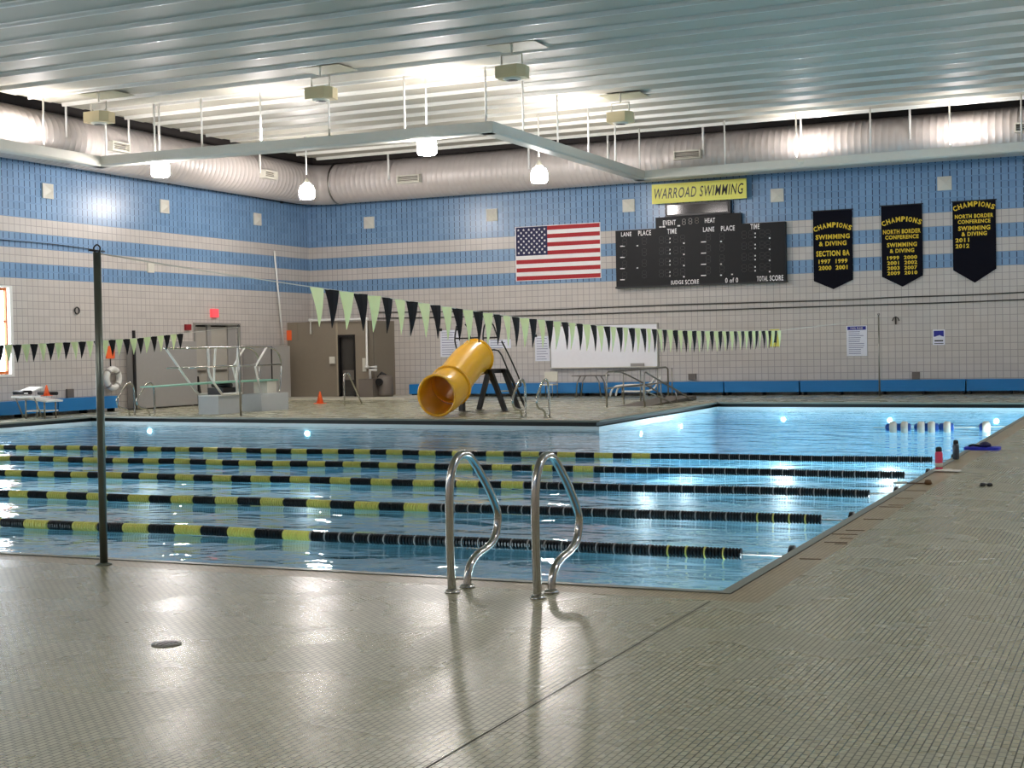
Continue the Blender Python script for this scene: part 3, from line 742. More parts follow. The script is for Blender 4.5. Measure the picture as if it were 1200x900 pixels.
for sx in (-1, 1):
    X_ = DX+sx*0.36
    MB().tube(smooth_path([(X_, 28.85, 1.73), (X_, 30.5, 1.73), (X_, 32.1, 1.74), (X_, 32.75, 1.64), (X_, 33.0, 1.3), (X_, 32.95, 0.85), (X_, 32.85, 0.47)], 4), 0.024, 10).build('top_rail', M_STEEL, t)
    MB().tube([(X_, 28.9, 1.23), (X_, 33.0, 1.25)], 0.020, 8).build('mid_rail', M_STEEL, t)
    if sx < 0: MB().tube([(X_, 28.95, 1.70), (X_, 29.9, 0.78), (X_, 30.25, 0.50)], 0.030, 8).build('rail_post', M_WHITE, t)
    else: MB().tube(smooth_path([(X_, 29.7, 1.72), (X_, 29.72, 1.4), (X_, 29.75, 1.0), (X_, 30.25, 0.52)], 3), 0.030, 8).build('rail_post', M_WHITE, t)
    MB().tube(smooth_path([(X_, 31.0, 1.72), (X_, 30.95, 1.4), (X_, 30.9, 0.9), (X_, 30.9, 0.5)], 3), 0.030, 8).build('rail_post', M_WHITE, t)
    MB().tube([(X_, 32.3, 1.72), (X_, 31.75, 1.2), (X_, 32.0, 0.47)], 0.028, 8).build('rail_post', M_WHITE, t)
    MB().tube([(X_, 30.25, 0.52), (X_, 31.1, 0.52)], 0.03, 8).build('rail_post', M_WHITE, t)
# grey panels against the left wall
t = thing('storage_box', (-27.1, 34.2, 0), 'large plain grey panel standing against the left wall behind the board tip', 'panel')
MB().box((-27.30, 32.85, 0.04), (-26.95, 35.7, 1.98)).build('panel', M_GREY, t)
MB().box((-27.0, 32.76, 0), (-26.95, 32.85, 2.30)).build('edge_post', M_BLACK, t)
MB().prism([(35.70, 0.1), (35.85, 0.0), (35.95, 0.0), (35.75, 0.9)], 0, -27.2, -26.93).build('rubber_edge', M_BLACK, t)
t = thing('storage_cabinet', (-27.0, 39.3, 0), 'tall grey cabinet beside the exit door against the left wall', 'cabinet')
MB().box((-27.31, 38.62, 0.0), (-26.85, 40.70, 1.82)).build('body', M_GREY, t)
MB().box((-26.85, 39.62, 0.03), (-26.83, 40.68, 1.80)).build('door', mat('grey_panel_light', (0.65, 0.64, 0.62), 0.4), t)
MB().box((-26.85, 38.64, 0.03), (-26.835, 39.55, 1.80)).build('door', M_GREY, t)
MB().box((-26.85, 39.55, 0.03), (-26.82, 39.60, 1.80)).build('door_gap', M_BLACK, t)
# life ring and station sign
t = thing('life_ring', (-27.2, 32.1, 0.93), 'white life ring hanging on the left wall under an orange sign', 'life ring')
mb = MB(); mb.tube([(-27.18, 32.1+0.27*math.cos(a*PI/12), 0.93+0.27*math.sin(a*PI/12)) for a in range(24)], 0.085, 10, closed=True); mb.build('ring', M_WHITE, t)
for a in (45, 135, 225, 315):
    a = math.radians(a); MB().lathe([(0.088, -0.03), (0.090, -0.03), (0.090, 0.03), (0.088, 0.03)], (-27.18, 32.1+0.27*math.cos(a), 0.93+0.27*math.sin(a)), (0, -math.sin(a), math.cos(a)), 10).build('strap_band', M_GREY, t)
MB().tube([(-27.25, 32.1, 1.28), (-27.25, 32.1, 1.50)], 0.02, 6).build('hook', M_BLACK, t)
tag(MB().box((-27.33, 32.0, 1.50), (-27.31, 32.36, 1.86)).build('wall_sign', M_ORANGE), 'small orange sign on the left wall above the life ring', 'sign')
def wsign(name, p0, p1, d, m, label, cat='sign'):
    """flat thing on back wall from px box"""
    a = ony(*p0, YB); b = ony(*p1, YB)
    return tag(MB().box((min(a.x, b.x), YB-d, min(a.z, b.z)), (max(a.x, b.x), YB, max(a.z, b.z))).build(name, m), label, cat)
def lsign(name, p0, p1, d, m, label, cat='sign'):
    a = onx(*p0, XL); b = onx(*p1, XL)
    return tag(MB().box((XL, min(a.y, b.y), min(a.z, b.z)), (XL+d, max(a.y, b.y), max(a.z, b.z))).build(name, m), label, cat)
es = lsign('exit_sign', (246, 362), (254, 372), 0.08, M_EXIT, 'small red lit exit sign above the double door')
lsign('fire_alarm', (216, 380), (222, 387), 0.08, M_ALARM, 'small red alarm box on the wall left of the double door', 'alarm')
lsign('wall_outlet', (77, 456), (85, 467), 0.06, M_MACH, 'small grey outlet cover on the left wall above the blue bench', 'outlet')
p = onx(89, 364, XL); tag(MB().tube([(XL+0.04, p.y+0.09*math.cos(a*PI/8), p.z+0.09*math.sin(a*PI/8)) for a in range(16)], 0.02, 6, closed=True).build('wall_ring', M_BLACK), 'small black ring hook on the left wall right of the window', 'hook')
p = ony(1050, 374, YB)
t = thing('wall_fixture', (p.x, YB-0.08, p.z), 'small dark hook fixture on the back wall right of the far post', 'hook')
MB().tube([(p.x-0.10, YB-0.05, p.z-0.05), (p.x-0.06, YB-0.05, p.z+0.04), (p.x, YB-0.05, p.z+0.07), (p.x+0.06, YB-0.05, p.z+0.04), (p.x+0.10, YB-0.05, p.z-0.05)], 0.015, 6).build('arch', M_BLACK, t)
MB().tube([(p.x, YB-0.05, p.z+0.05), (p.x, YB-0.05, p.z-0.16)], 0.02, 6).build('stem', M_BLACK, t)
wsign('wall_outlet', (1069, 436), (1078, 445), 0.05, M_MACH, 'grey outlet box above the back bench under the blue sign', 'outlet')
wsign('wall_outlet', (807, 438), (816, 445), 0.05, M_MACH, 'grey outlet box above the back bench right of the whiteboard', 'outlet')
# orange notice on the olive wall
a = ony(339, 393, CY); tag(MB().box((a.x-0.11, CY-0.04, a.z-0.17), (a.x+0.11, CY-0.02, a.z+0.17)).build('wall_sign', M_ORANGE), 'small orange notice on the olive corner room wall', 'sign')
# square wall speakers
for i, (px, py) in enumerate(((55, 224), (192, 242), (301, 257))):
    p = onx(px, py, XL)
    t = thing('wall_speaker', p, 'square off-white speaker on the blue left wall, %s' % ('nearest the left edge', 'between the other two', 'nearest the corner')[i], 'speaker')
    MB().box((XL, p.y-0.2, p.z-0.2), (XL+0.05, p.y+0.2, p.z+0.2)).build('frame', M_OFFW, t)
    mb = MB(); q = [mb.bm.verts.new((XL+0.05, p.y+a*0.17, p.z+b*0.17)) for a, b in ((-1, -1), (1, -1), (1, 1), (-1, 1))]; c_ = mb.bm.verts.new((XL+0.12, p.y+0.05, p.z))
    for k in range(4): mb._f([q[k], q[(k+1) % 4], c_])
    mb.build('grille', M_OFFW, t)
for (px, py), l in (((433, 261), 'leftmost on the back wall'), ((577, 252), 'above left of the flag'), ((737, 241), 'between flag and yellow sign'), ((911, 229), 'right of the yellow sign'), ((1107, 215), 'above the rightmost banner')):
    p = ony(px, py, YB)
    t = thing('wall_speaker', p, 'square off-white speaker on the blue wall, %s' % l, 'speaker')
    MB().box((p.x-0.2, YB-0.05, p.z-0.2), (p.x+0.2, YB, p.z+0.2)).build('frame', M_OFFW, t)
    mb = MB(); q = [mb.bm.verts.new((p.x+a*0.17, YB-0.05, p.z+b*0.17)) for a, b in ((-1, -1), (1, -1), (1, 1), (-1, 1))]; c_ = mb.bm.verts.new((p.x+0.03, YB-0.10, p.z))
    for k in range(4): mb._f([q[k], q[(k+1) % 4], c_])
    mb.build('grille', M_OFFW, t)
p = onx(176, 314, XL); tag(MB().box((XL, p.y-0.14, p.z-0.14), (XL+0.04, p.y+0.14, p.z+0.14)).build('wall_plate', M_OFFW), 'small pale cover plate on the striped left wall', 'plate')
# leaning white pole
tag(MB().tube([(-27.25, 40.5, 5.05), (-27.2, 40.85, 1.86)], 0.03, 8).build('reach_pole', M_WHITE), 'long white pole leaning on the left wall above the cabinet', 'pole')

# cables high on the walls
def cable(name, pts, r, m, label, clips=()):
    t = thing(name, pts[0], label, 'cable')
    MB().tube(smooth_path(pts, 3), r, 5).build('cable', m, t)
    for c_ in clips: MB().box(tuple(v-0.035 for v in c_), tuple(v+0.035 for v in c_)).build('clip', M_BLACK, t)
    return t
lp = [onx(px, py, XL+0.05) for px, py in ((0, 183), (45, 190), (89, 196), (130, 203), (198, 215), (272, 226), (330, 237), (358, 240))]
cable('wall_cable', lp, 0.018, M_BLACK, 'black cable clipped along the top of the blue left wall', lp[1:7])
bp_ = [ony(px, py, YB-0.05) for px, py in ((366, 240), (400, 236), (468, 232), (530, 226), (577, 224), (640, 220), (696, 216), (760, 213))]
cable('wall_cable', bp_, 0.018, M_BLACK, 'black cable clipped along the top of the blue back wall', bp_[2:7])
cable('wall_cable', [onx(px, py, XL+0.05) for px, py in ((0, 281), (60, 286), (117, 293.5))], 0.012, M_BLACK, 'thin dark cable across the left wall stripes')
c1 = [ony(px, py, YB-0.04) for px, py in ((440, 366), (560, 365), (640, 363), (720, 360), (800, 357), (940, 353), (1000, 351), (1060, 348), (1130, 346), (1199, 342.5), (1260, 340))]
cable('wall_cable', c1, 0.016, M_JOINT, 'upper dark cable running across the back wall below the banners')
c2 = [ony(px, py, YB-0.04) for px, py in ((440, 373), (620, 370), (800, 364.5), (1000, 358), (1100, 355), (1199, 351), (1260, 349))]
cable('wall_cable', c2, 0.016, M_JOINT, 'lower dark cable running across the back wall below the banners')

# ================================================================== BACK WALL THINGS
# flag
fx0, fx1, fz0, fz1 = -19.27, -16.31, 3.81, 5.56
t = thing('flag', ((fx0+fx1)/2, YB-0.03, fz0), 'united states flag with stars and stripes on the tiled back wall', 'flag')
MB().box((fx0-0.03, YB-0.02, fz0-0.02), (fx1+0.02, YB-0.008, fz1+0.02)).build('hem', M_FWHITE, t)
sh_ = (fz1-fz0)/13
for i in range(13):
    xa = fx0 if i < 6 else fx0+(fx1-fx0)*0.38
    MB().box((xa, YB-0.028, fz0+i*sh_), (fx1, YB-0.02, fz0+(i+1)*sh_)).build('stripe', M_RED if i % 2 == 0 else M_FWHITE, t)
ca = MB().box((fx0, YB-0.028, fz1-7*sh_), (fx0+(fx1-fx0)*0.38, YB-0.02, fz1)).build('canton', M_FNAVY, t)
cw = (fx1-fx0)*0.38; ch = 7*sh_
def star(mb, x, z, r):
    pts = [(x+(r if k % 2 == 0 else r*0.42)*math.sin(k*PI/5), z+(r if k % 2 == 0 else r*0.42)*math.cos(k*PI/5)) for k in range(10)]
    mb.prism(pts, 1, YB-0.034, YB-0.028)
stm = None
for r in range(9):
    nn = 6 if r % 2 == 0 else 5
    for c_ in range(nn):
        xx = cw*((c_*2+1 + (0 if nn == 6 else 1))/12); zz = ch*(r+1)/10
        if stm is None:
            mb = MB(); star(mb, 0, 0, 0.047); stm = mb.mesh('star', M_FWHITE)
        o = bpy.data.objects.new('star', stm); COL.objects.link(o); o.parent = ca
        o.location = (fx0+xx, 0, fz1-zz)
# scoreboard
t = thing('scoreboard', (-13.0, YB-0.2, 3.47), 'large black swimming scoreboard on the back wall right of the flag', 'scoreboard')
SY = YB-0.20
MB().box((-15.71, SY, 3.47), (-10.24, YB-0.03, 5.255)).build('panel', M_BOARDBK, t)
MB().box((-14.36, SY, 5.255), (-11.61, YB-0.03, 5.60)).build('header_panel', M_BOARDBK, t)
MB().box((-15.74, SY-0.02, 3.42), (-10.21, YB-0.03, 3.47)).build('bottom_edge', M_BLACK, t)
YT = SY-0.006
def sb(body, px0, px1, py0, py1, bold=0.02, **k):
    a = ony(px0, py1, SY); b = ony(px1, py0, SY); mid_ = ony((px0+px1)/2, (py0+py1)/2, SY)
    hgt = abs(ony(px0, py0, SY).z-a.z)
    text_part('lettering', body, (a.x+b.x)/2, YT, mid_.z-hgt/2, hgt, b.x-a.x, M_FWHITE, t, bold=bold, **k)
sb('LANE', 728, 740, 272, 277); sb('PLACE', 748, 763, 270, 276); sb('TIME', 782, 793, 268, 274)
sb('LANE', 824, 837, 266, 271.5); sb('PLACE', 845, 861, 264.5, 270.5); sb('TIME', 879.5, 890, 262.5, 268.5)
sb('EVENT', 777, 792, 258, 264); sb('HEAT', 826, 838, 255.5, 261)
sb('JUDGE', 786, 801, 328.5, 334.5); sb('SCORE', 803, 819, 327.5, 333.5); sb('0 of 0', 850, 865, 325.5, 331.5); sb('TOTAL', 887, 900, 323.5, 329.5); sb('SCORE', 902, 918, 322.5, 329)
M_DIG = mat('digit_grey', (0.62, 0.60, 0.58), 0.5)
M_DIGD = mat('digit_dark', (0.15, 0.15, 0.155), 0.5)
def digit(x, z, w_, h_, m, segs='abcdefg', parent=None):
    mb = MB(); s_ = w_*0.22
    S_ = {'a': ((-1, 1), (1, 1)), 'g': ((-1, 0), (1, 0)), 'd': ((-1, -1), (1, -1)), 'f': ((-1, 1), (-1, 0)), 'b': ((1, 1), (1, 0)), 'e': ((-1, 0), (-1, -1)), 'c': ((1, 0), (1, -1))}
    for c_ in segs:
        (a, b), (c2_, d2_) = S_[c_]
        p = Vector((x+a*w_/2, YT, z+b*h_/2)); q = Vector((x+c2_*w_/2, YT, z+d2_*h_/2)); e = (q-p)*0.14
        mb.bar(p+e, q-e, s_*0.6, 0.008, (0, 1, 0))
    mb.build('digit', m, parent)
for i, px in enumerate((801.5, 809, 816.5)):
    p = ony(px, 260-i*0.8, SY); digit(p.x, p.z, 0.10, 0.17, M_DIG if i < 2 else M_MACH, 'abcdefg', t)
for r in range(4):
    for px in (732, 755, 775, 782, 792, 800, 830, 846, 872, 880, 893, 900):
        p = ony(px, 284+r*13-(px-730)*0.062, SY); digit(p.x, p.z, 0.14, 0.22, M_DIGD, 'abcdefg', t)
def sdot(px, py, w_=1.6, h_=1.6):
    p = ony(px, py, SY); return (p.x, p.z, w_/37, h_/37)
mb = MB()
for r in range(4):
    y0 = 13.1*r
    for px, py, ww, hh in ((785, 279.5+y0, 1.5, 1.6), (785, 284+y0, 1.5, 1.6), (801.5, 285+y0, 1.8, 1.6), (885, 273.5+y0, 1.5, 1.6), (885, 278+y0, 1.5, 1.6), (902, 279+y0, 1.8, 1.6), (729.5, 288.5+y0, 5.5, 1.2), (824.5, 283.5+y0, 6.0, 1.2)):
        x, z, a, b = sdot(px, py, ww, hh); mb.box((x-a/2, YT-0.002, z-b/2), (x+a/2, YT+0.004, z+b/2))
for px, py in ((747, 288), (747, 314), (845, 283), (845, 309.5), (845, 322.5), (858, 321.5)):
    x, z, a, b = sdot(px, py, 2, 1.3); mb.box((x-a/2, YT-0.002, z-b/2), (x+a/2, YT+0.004, z+b/2))
for px, py in ((774, 266), (778, 265.8), (795.5, 264.6)):
    x, z, a, b = sdot(px, py, 3.2, 1.5); mb.box((x-a/2, YT-0.002, z-b/2), (x+a/2, YT+0.004, z+b/2))
mb.build('printed_marks', M_FWHITE, t)
# display box above the scoreboard
t = thing('display_box', (-12.97, YB-0.25, 5.62), 'glossy black display box between scoreboard and yellow sign', 'display')
MB().box((-14.03, YB-0.22, 5.61), (-11.93, YB-0.03, 6.00)).build('case', M_BLACK, t)
MB().box((-13.95, YB-0.235, 5.66), (-12.01, YB-0.22, 5.95)).build('screen', mat('gloss_screen', (0.06, 0.04, 0.07), 0.12), t)
# yellow sign
t = thing('team_sign', (-12.92, YB-0.3, 6.02), 'yellow banner reading Warroad Swimming above the scoreboard', 'sign')
MB().box((-14.44, YB-0.28, 6.02), (-11.40, YB-0.25, 6.63)).build('board', M_SIGNYEL, t)
MB().box((-14.2, YB-0.25, 6.2), (-11.6, YB, 6.4)).build('bracket', M_BLACK, t)
text_part('lettering', 'WARROAD SWIMMING', -12.92, YB-0.286, 6.165, 0.33, 2.86, M_BLACK, t, shear=0.25, bold=0.008)
# championship banners
def banner(x0, x1, z1, zs, zt, lines, arcz, label):
    cx = (x0+x1)/2
    t = thing('championship_banner', (cx, YB-0.04, zt), label, 'banner')
    n = 9; mb = MB(); P = [(x0, z1), (x1, z1), (x1, zs), (cx, zt), (x0, zs)]
    mb.prism(P, 1, YB-0.05, YB-0.035); mb.build('cloth', M_NAVY, t)
    MB().tube([(x0-0.03, YB-0.045, z1), (x1+0.03, YB-0.045, z1)], 0.018, 6).build('hanging_rod', M_BLACK, t)
    yy = YB-0.056
    arc_text('lettering', 'CHAMPIONS', cx, yy, arcz, 0.15, (x1-x0)*0.94, 0.13, M_YEL, t)
    for body, z, h, wd, dx in lines:
        text_part('lettering', body, cx+dx, yy, z, h, wd, M_YEL, t, bold=0.035)
banner(-9.43, -8.26, 5.52, 3.42, 3.16, [('SWIMMING', 4.66, 0.145, 1.02, 0), ('& DIVING', 4.46, 0.14, 0.82, 0), ('SECTION 8A', 4.15, 0.17, 1.0, 0), ('1997  1999', 3.93, 0.13, 0.86, 0), ('2000  2001', 3.74, 0.13, 0.86, 0)], 4.88, 'navy championship banner left of the three, section eight title')
banner(-7.41, -6.23, 5.56, 3.47, 3.16, [('NORTH BORDER', 4.72, 0.13, 1.08, 0), ('CONFERENCE', 4.56, 0.12, 0.96, 0), ('SWIMMING', 4.33, 0.13, 0.86, 0), ('& DIVING', 4.16, 0.12, 0.70, 0), ('1999  2000', 3.96, 0.11, 0.86, 0), ('2001  2002', 3.81, 0.11, 0.86, 0), ('2003  2007', 3.66, 0.11, 0.86, 0), ('2009  2010', 3.51, 0.11, 0.86, 0)], 4.94, 'navy championship banner in the middle with four rows of years')
banner(-5.38, -4.19, 5.56, 3.58, 3.20, [('NORTH BORDER', 5.06, 0.12, 1.06, 0), ('CONFERENCE', 4.91, 0.11, 0.90, 0), ('SWIMMING', 4.71, 0.13, 0.88, 0), ('& DIVING', 4.55, 0.12, 0.70, 0), ('2011', 4.38, 0.12, 0.38, -0.33), ('2012', 4.21, 0.12, 0.38, -0.33)], 5.26, 'navy championship banner at the right with only two years')
# notices
def notice(px0, py0, px1, py1, label, head=None, rows=8, foot=None, clips=False):
    a = ony(px0, py0, YB); b = ony(px1, py1, YB); x0, x1, z1, z0 = a.x, b.x, a.z, b.z
    t = thing('wall_notice', ((x0+x1)/2, YB-0.02, z0), label, 'notice')
    MB().box((x0, YB-0.02, z0), (x1, YB-0.005, z1)).build('sheet', M_PAPER, t)
    hh = (z1-z0)
    if head: MB().box((x0+0.03, YB-0.024, z1-hh*0.14), (x1-0.03, YB-0.02, z1-0.02)).build('heading_bar', head, t)
    mb = MB(); top = z1-hh*(0.20 if head else 0.10)
    for i in range(rows):
        z = top-(top-z0-hh*0.08)*i/(rows-1); ln = random.uniform(0.65, 1.0)
        mb.box((x0+0.06, YB-0.023, z-0.008), (x0+0.06+(x1-x0-0.12)*ln, YB-0.02, z+0.010))
    mb.build('printed_lines', M_INK, t)
    if clips:
        MB().box((x0-0.02, YB-0.05, z1-0.03), (x0+0.08, YB-0.02, z1+0.06)).build('clip', M_BLACK, t)
        MB().box((x1-0.08, YB-0.05, z1-0.03), (x1+0.02, YB-0.02, z1+0.06)).build('clip', M_BLACK, t)
    return t, x0, x1, z0, z1
nt_, x0, x1, z0, z1 = notice(992, 382, 1016.5, 417, 'white pool rules notice with a blue heading on the back wall', M_SIGNBLUE, 12)
text_part('lettering', 'POOL RULES', (x0+x1)/2, YB-0.027, z1-0.10, 0.055, 0.36, M_FWHITE, nt_, bold=0.01)
t = thing('wall_sign', (-5.82, YB-0.02, 1.45), 'small blue and white sign on the back wall, rightmost', 'sign')
a = ony(1093, 386.5, YB); b = ony(1107.5, 404, YB)
MB().box((a.x, YB-0.02, b.z), (b.x, YB-0.005, a.z)).build('sheet', M_PAPER, t)
MB().box((a.x+0.03, YB-0.024, (a.z+b.z)/2+0.02), (b.x-0.03, YB-0.02, a.z-0.03)).build('blue_panel', M_SIGNBLUE, t)
mb = MB(); cx = (a.x+b.x)/2; cz = (a.z+b.z)/2
mb.prism([(cx-0.10, cz+0.02), (cx+0.02, cz+0.06), (cx+0.12, cz+0.02), (cx+0.13, cz-0.02), (cx-0.12, cz-0.02)], 1, YB-0.028, YB-0.024); mb.build('swimmer_mark', M_PAPER, t)
MB().box((a.x+0.05, YB-0.024, b.z+0.10), (b.x-0.05, YB-0.02, b.z+0.14)).build('print', M_BLACK, t)
MB().box((a.x+0.04, YB-0.024, b.z+0.03), (b.x-0.04, YB-0.02, b.z+0.05)).build('print', M_BLACK, t)
t = thing('wall_sign', (-10.67, YB-0.02, 1.47), 'small yellow and black sign behind the far end of the pennants', 'sign')
a = ony(902, 386, YB); b = ony(913.5, 406, YB)
MB().box((a.x, YB-0.02, b.z), (b.x, YB-0.005, a.z)).build('sheet', M_SIGNYEL, t)
MB().box((a.x+0.08, YB-0.024, b.z+0.12), (b.x-0.08, YB-0.02, a.z-0.06)).build('black_mark', M_BLACK, t)
notice(516, 387, 539, 418, 'white paper notice on the back wall behind the slide', None, 10, clips=True)
notice(627, 394, 647, 423, 'white paper notice just left of the whiteboard', None, 9, clips=True)
notice(573, 398, 599, 408, 'wide white paper behind the slide stair rails', None, 4)
# whiteboard
t = thing('whiteboard', (-16.3, YB-0.05, 0.9), 'large blank whiteboard mounted on the back wall', 'whiteboard')
a = ony(646, 383, YB); b = ony(771, 429, YB)
MB().box((a.x, YB-0.05, b.z), (b.x, YB-0.03, a.z)).build('surface', M_GLASSW, t)
f = MB(); f.box((a.x-0.04, YB-0.06, b.z-0.04), (a.x, YB, a.z+0.04)); f.box((b.x, YB-0.06, b.z-0.04), (b.x+0.04, YB, a.z+0.04)); f.box((a.x, YB-0.06, a.z), (b.x, YB, a.z+0.04)); f.box((a.x, YB-0.06, b.z-0.04), (b.x, YB, b.z)); f.build('frame', M_STEELD, t)
MB().box((a.x, YB-0.16, b.z-0.03), (b.x, YB-0.06, b.z)).build('tray', M_OFFW, t)
MB().box((-16.2+0.9, YB-0.15, b.z), (-16.2+1.35, YB-0.10, b.z+0.10)).build('eraser', M_GREY, t)

# blue benches
def bench(p0, p1, axis, label):
    if axis == 'x':
        t = thing('bench', ((p0+p1)/2, 42.45, 0), label, 'bench')
        MB().box((p0+0.02, 42.18, 0.38), (p1-0.02, 42.78, 0.43)).build('seat', M_BENCH, t)
        MB().box((p0+0.02, 42.18, 0.10), (p1-0.02, 42.22, 0.38)).build('front_panel', M_BENCH, t)
        for x in (p0+0.08, (p0+p1)/2, p1-0.08): MB().box((x-0.025, 42.30, 0), (x+0.025, 42.7, 0.38)).build('leg', M_BLACK, t)
    else:
        t = thing('bench', (-27.0, (p0+p1)/2, 0), label, 'bench')
        MB().box((-27.31, p0+0.02, 0.39), (-26.9, p1-0.02, 0.44)).build('seat', M_BENCH, t)
        MB().box((-26.94, p0+0.02, 0.10), (-26.9, p1-0.02, 0.39)).build('front_panel', M_BENCH, t)
        for y in (p0+0.08, (p0+p1)/2, p1-0.08): MB().box((-27.25, y-0.025, 0), (-27.0, y+0.025, 0.39)).build('leg', M_BLACK, t)
bx = [(-23.1, -21.6, 'beside the machine, leftmost'), (-21.6, -19.2, 'behind the slide mouth'), (-19.2, -16.85, 'behind the slide frame'), (-16.85, -14.5, 'under the whiteboard'), (-14.5, -12.12, 'behind the ramp rails'), (-12.12, -9.78, 'just right of the ramp rails'), (-9.78, -7.42, 'left of the far flag post'), (-7.42, -5.0, 'right of the far flag post'), (-5.0, -2.6, 'at the right edge')]
for a, b, l in bx: bench(a, b, 'x', 'low blue bench against the back wall, %s' % l)
bench(29.55, 32.0, 'y', 'low blue bench against the left wall below the life ring'); bench(27.1, 29.55, 'y', 'low blue bench against the left wall behind the starting block'); bench(24.65, 27.1, 'y', 'low blue bench against the left wall under the window')

# pipework and machine by the corner room
t = thing('white_pipe', (-25.2, CY-0.1, 2.68), 'white pipe over the corner room door and down to the machine', 'pipe')
MB().tube([(-26.3, CY-0.12, 2.2), (-26.3, CY-0.12, 2.68), (-24.1, CY-0.12, 2.66), (-24.12, CY-0.12, 1.05), (-23.75, CY-0.12, 1.05)], 0.04, 10).build('pipe', M_WHITE, t)
for q in ((-26.3, 2.68), (-24.1, 2.66), (-24.12, 1.05)): MB().lathe([(0.052, -0.06), (0.052, 0.06)], (q[0], CY-0.12, q[1]), (1, 0, 0), 10).build('elbow', M_WHITE, t)
t = thing('pump_unit', (-23.7, 41.5, 0.06), 'grey pump machine with pipes beside the corner room', 'machine')
MB().box((-24.08, 40.55, 0.06), (-23.55, 41.15, 0.66)).build('base_unit', M_MACH, t)
MB().lathe([(0.24, 0), (0.26, 0.1), (0.26, 0.62), (0.2, 0.72)], (-23.38, 41.1, 0.06), (0, 0, 1), 18).build('tank', M_MACH, t)
MB().lathe([(0.10, 0), (0.12, 0.03), (0.12, 0.12)], (-23.43, 40.86, 0.55), (0, -1, 0), 14).build('gauge', M_BLACK, t)
MB().tube([(-23.9, 41.0, 0.66), (-23.9, 41.0, 0.95), (-23.65, 41.0, 0.95)], 0.045, 8).build('pipe', M_WHITE, t)
MB().tube([(-23.6, 41.0, 0.7), (-23.45, 41.0, 0.85), (-23.3, 41.0, 0.76)], 0.05, 8).build('hose', M_BLACK, t)
t = thing('wall_switch_box', (-25.5, CY-0.05, 1.3), 'small white switch box on the olive wall left of the dark door', 'box')
MB().box((-25.60, CY-0.10, 1.18), (-25.40, CY-0.03, 1.42)).build('box', M_OFFW, t)
MB().box((-24.35, CY-0.03, 0.9), (-24.2, CY-0.01, 1.35)).build('panel', M_OFFW, cr)
# stair rail
p = onz(404, 475); q = onz(424, 473)
t = thing('stair_rail', p, 'small steel handrail standing before the dark door', 'handrail')
MB().tube(smooth_path([(p.x, p.y, 0), (p.x, p.y, 0.82), (p.x+0.03, p.y+0.12, 0.92), (p.x+0.0, p.y+0.3, 0.85), (q.x, q.y, 0.0)], 4), 0.024, 8).build('rail', M_STEEL, t)

# ================================================================== SLIDE
t = thing('pool_slide', (-15.3, 31.2, 0), 'yellow tube slide on a black frame at the far deck edge', 'slide')
SX0, SX1 = -15.22, -15.42
tube_pts = [(SX0-0.02, 29.15, 0.50), (SX0-0.02, 29.45, 0.535), (SX0-0.02, 29.85, 0.66), (SX1-0.02, 30.5, 0.93), (SX1, 31.1, 1.15), (SX1, 31.6, 1.28)]
def shell(pts, ro, ri, name, m, parent):
    """hollow tube, open at both ends"""
    mb = MB(); n = 28; P = smooth_path(pts, 4); L = len(P); A = []; B_ = []
    for i, p in enumerate(P):
        tt = (P[min(i+1, L-1)]-P[max(i-1, 0)]).normalized(); nx = Vector((1, 0, 0)); nx = (nx-tt*nx.dot(tt)).normalized(); ny = tt.cross(nx)
        for R_, l in ((ro, A), (ri, B_)): l.append([mb.bm.verts.new(p+R_*(math.cos(2*PI*k/n)*nx+math.sin(2*PI*k/n)*ny)) for k in range(n)])
    for l in (A, B_):
        for i in range(L-1):
            for k in range(n):
                f = mb._f([l[i][k], l[i][(k+1) % n], l[i+1][(k+1) % n], l[i+1][k]]); f.smooth = True
    for i in (0, L-1):
        for k in range(n): mb._f([A[i][k], A[i][(k+1) % n], B_[i][(k+1) % n], B_[i][k]])
    return mb.build(name, m, parent)
shell([(-15.20, 29.10, 0.50), (-15.22, 29.45, 0.53), (-15.27, 29.95, 0.70)], 0.475, 0.45, 'tube_section', M_SLIDE, t)
shell([(-15.27, 29.90, 0.685), (-15.36, 30.7, 1.03), (-15.42, 31.25, 1.24), (-15.45, 31.75, 1.36)], 0.445, 0.42, 'tube_section', M_SLIDE, t)
mb = MB(); c_ = Vector((-15.27, 29.95, 0.70)); tt = Vector((-0.05, 0.55, 0.2)).normalized()
mb.lathe([(0.475, -0.02), (0.52, -0.015), (0.52, 0.025), (0.45, 0.03)], c_, tt, 28, close=False); mb.build('tube_flange', M_SLIDE, t)
c_ = Vector((-15.20, 29.10, 0.50)); mb = MB(); mb.lathe([(0.45, 0.0), (0.46, -0.02), (0.50, -0.02), (0.505, 0.01), (0.475, 0.03)], c_, Vector((0, 0.99, 0.08)), 28, close=False); mb.build('mouth_rim', M_SLIDE, t)
c_ = Vector((-15.44, 31.72, 1.355)); mb = MB(); mb.lathe([(0.42, 0.0), (0.47, 0.0), (0.47, 0.04), (0.42, 0.04)], c_, Vector((0, 0.97, 0.2)), 28, close=False); mb.build('tube_flange', M_SLIDE, t)
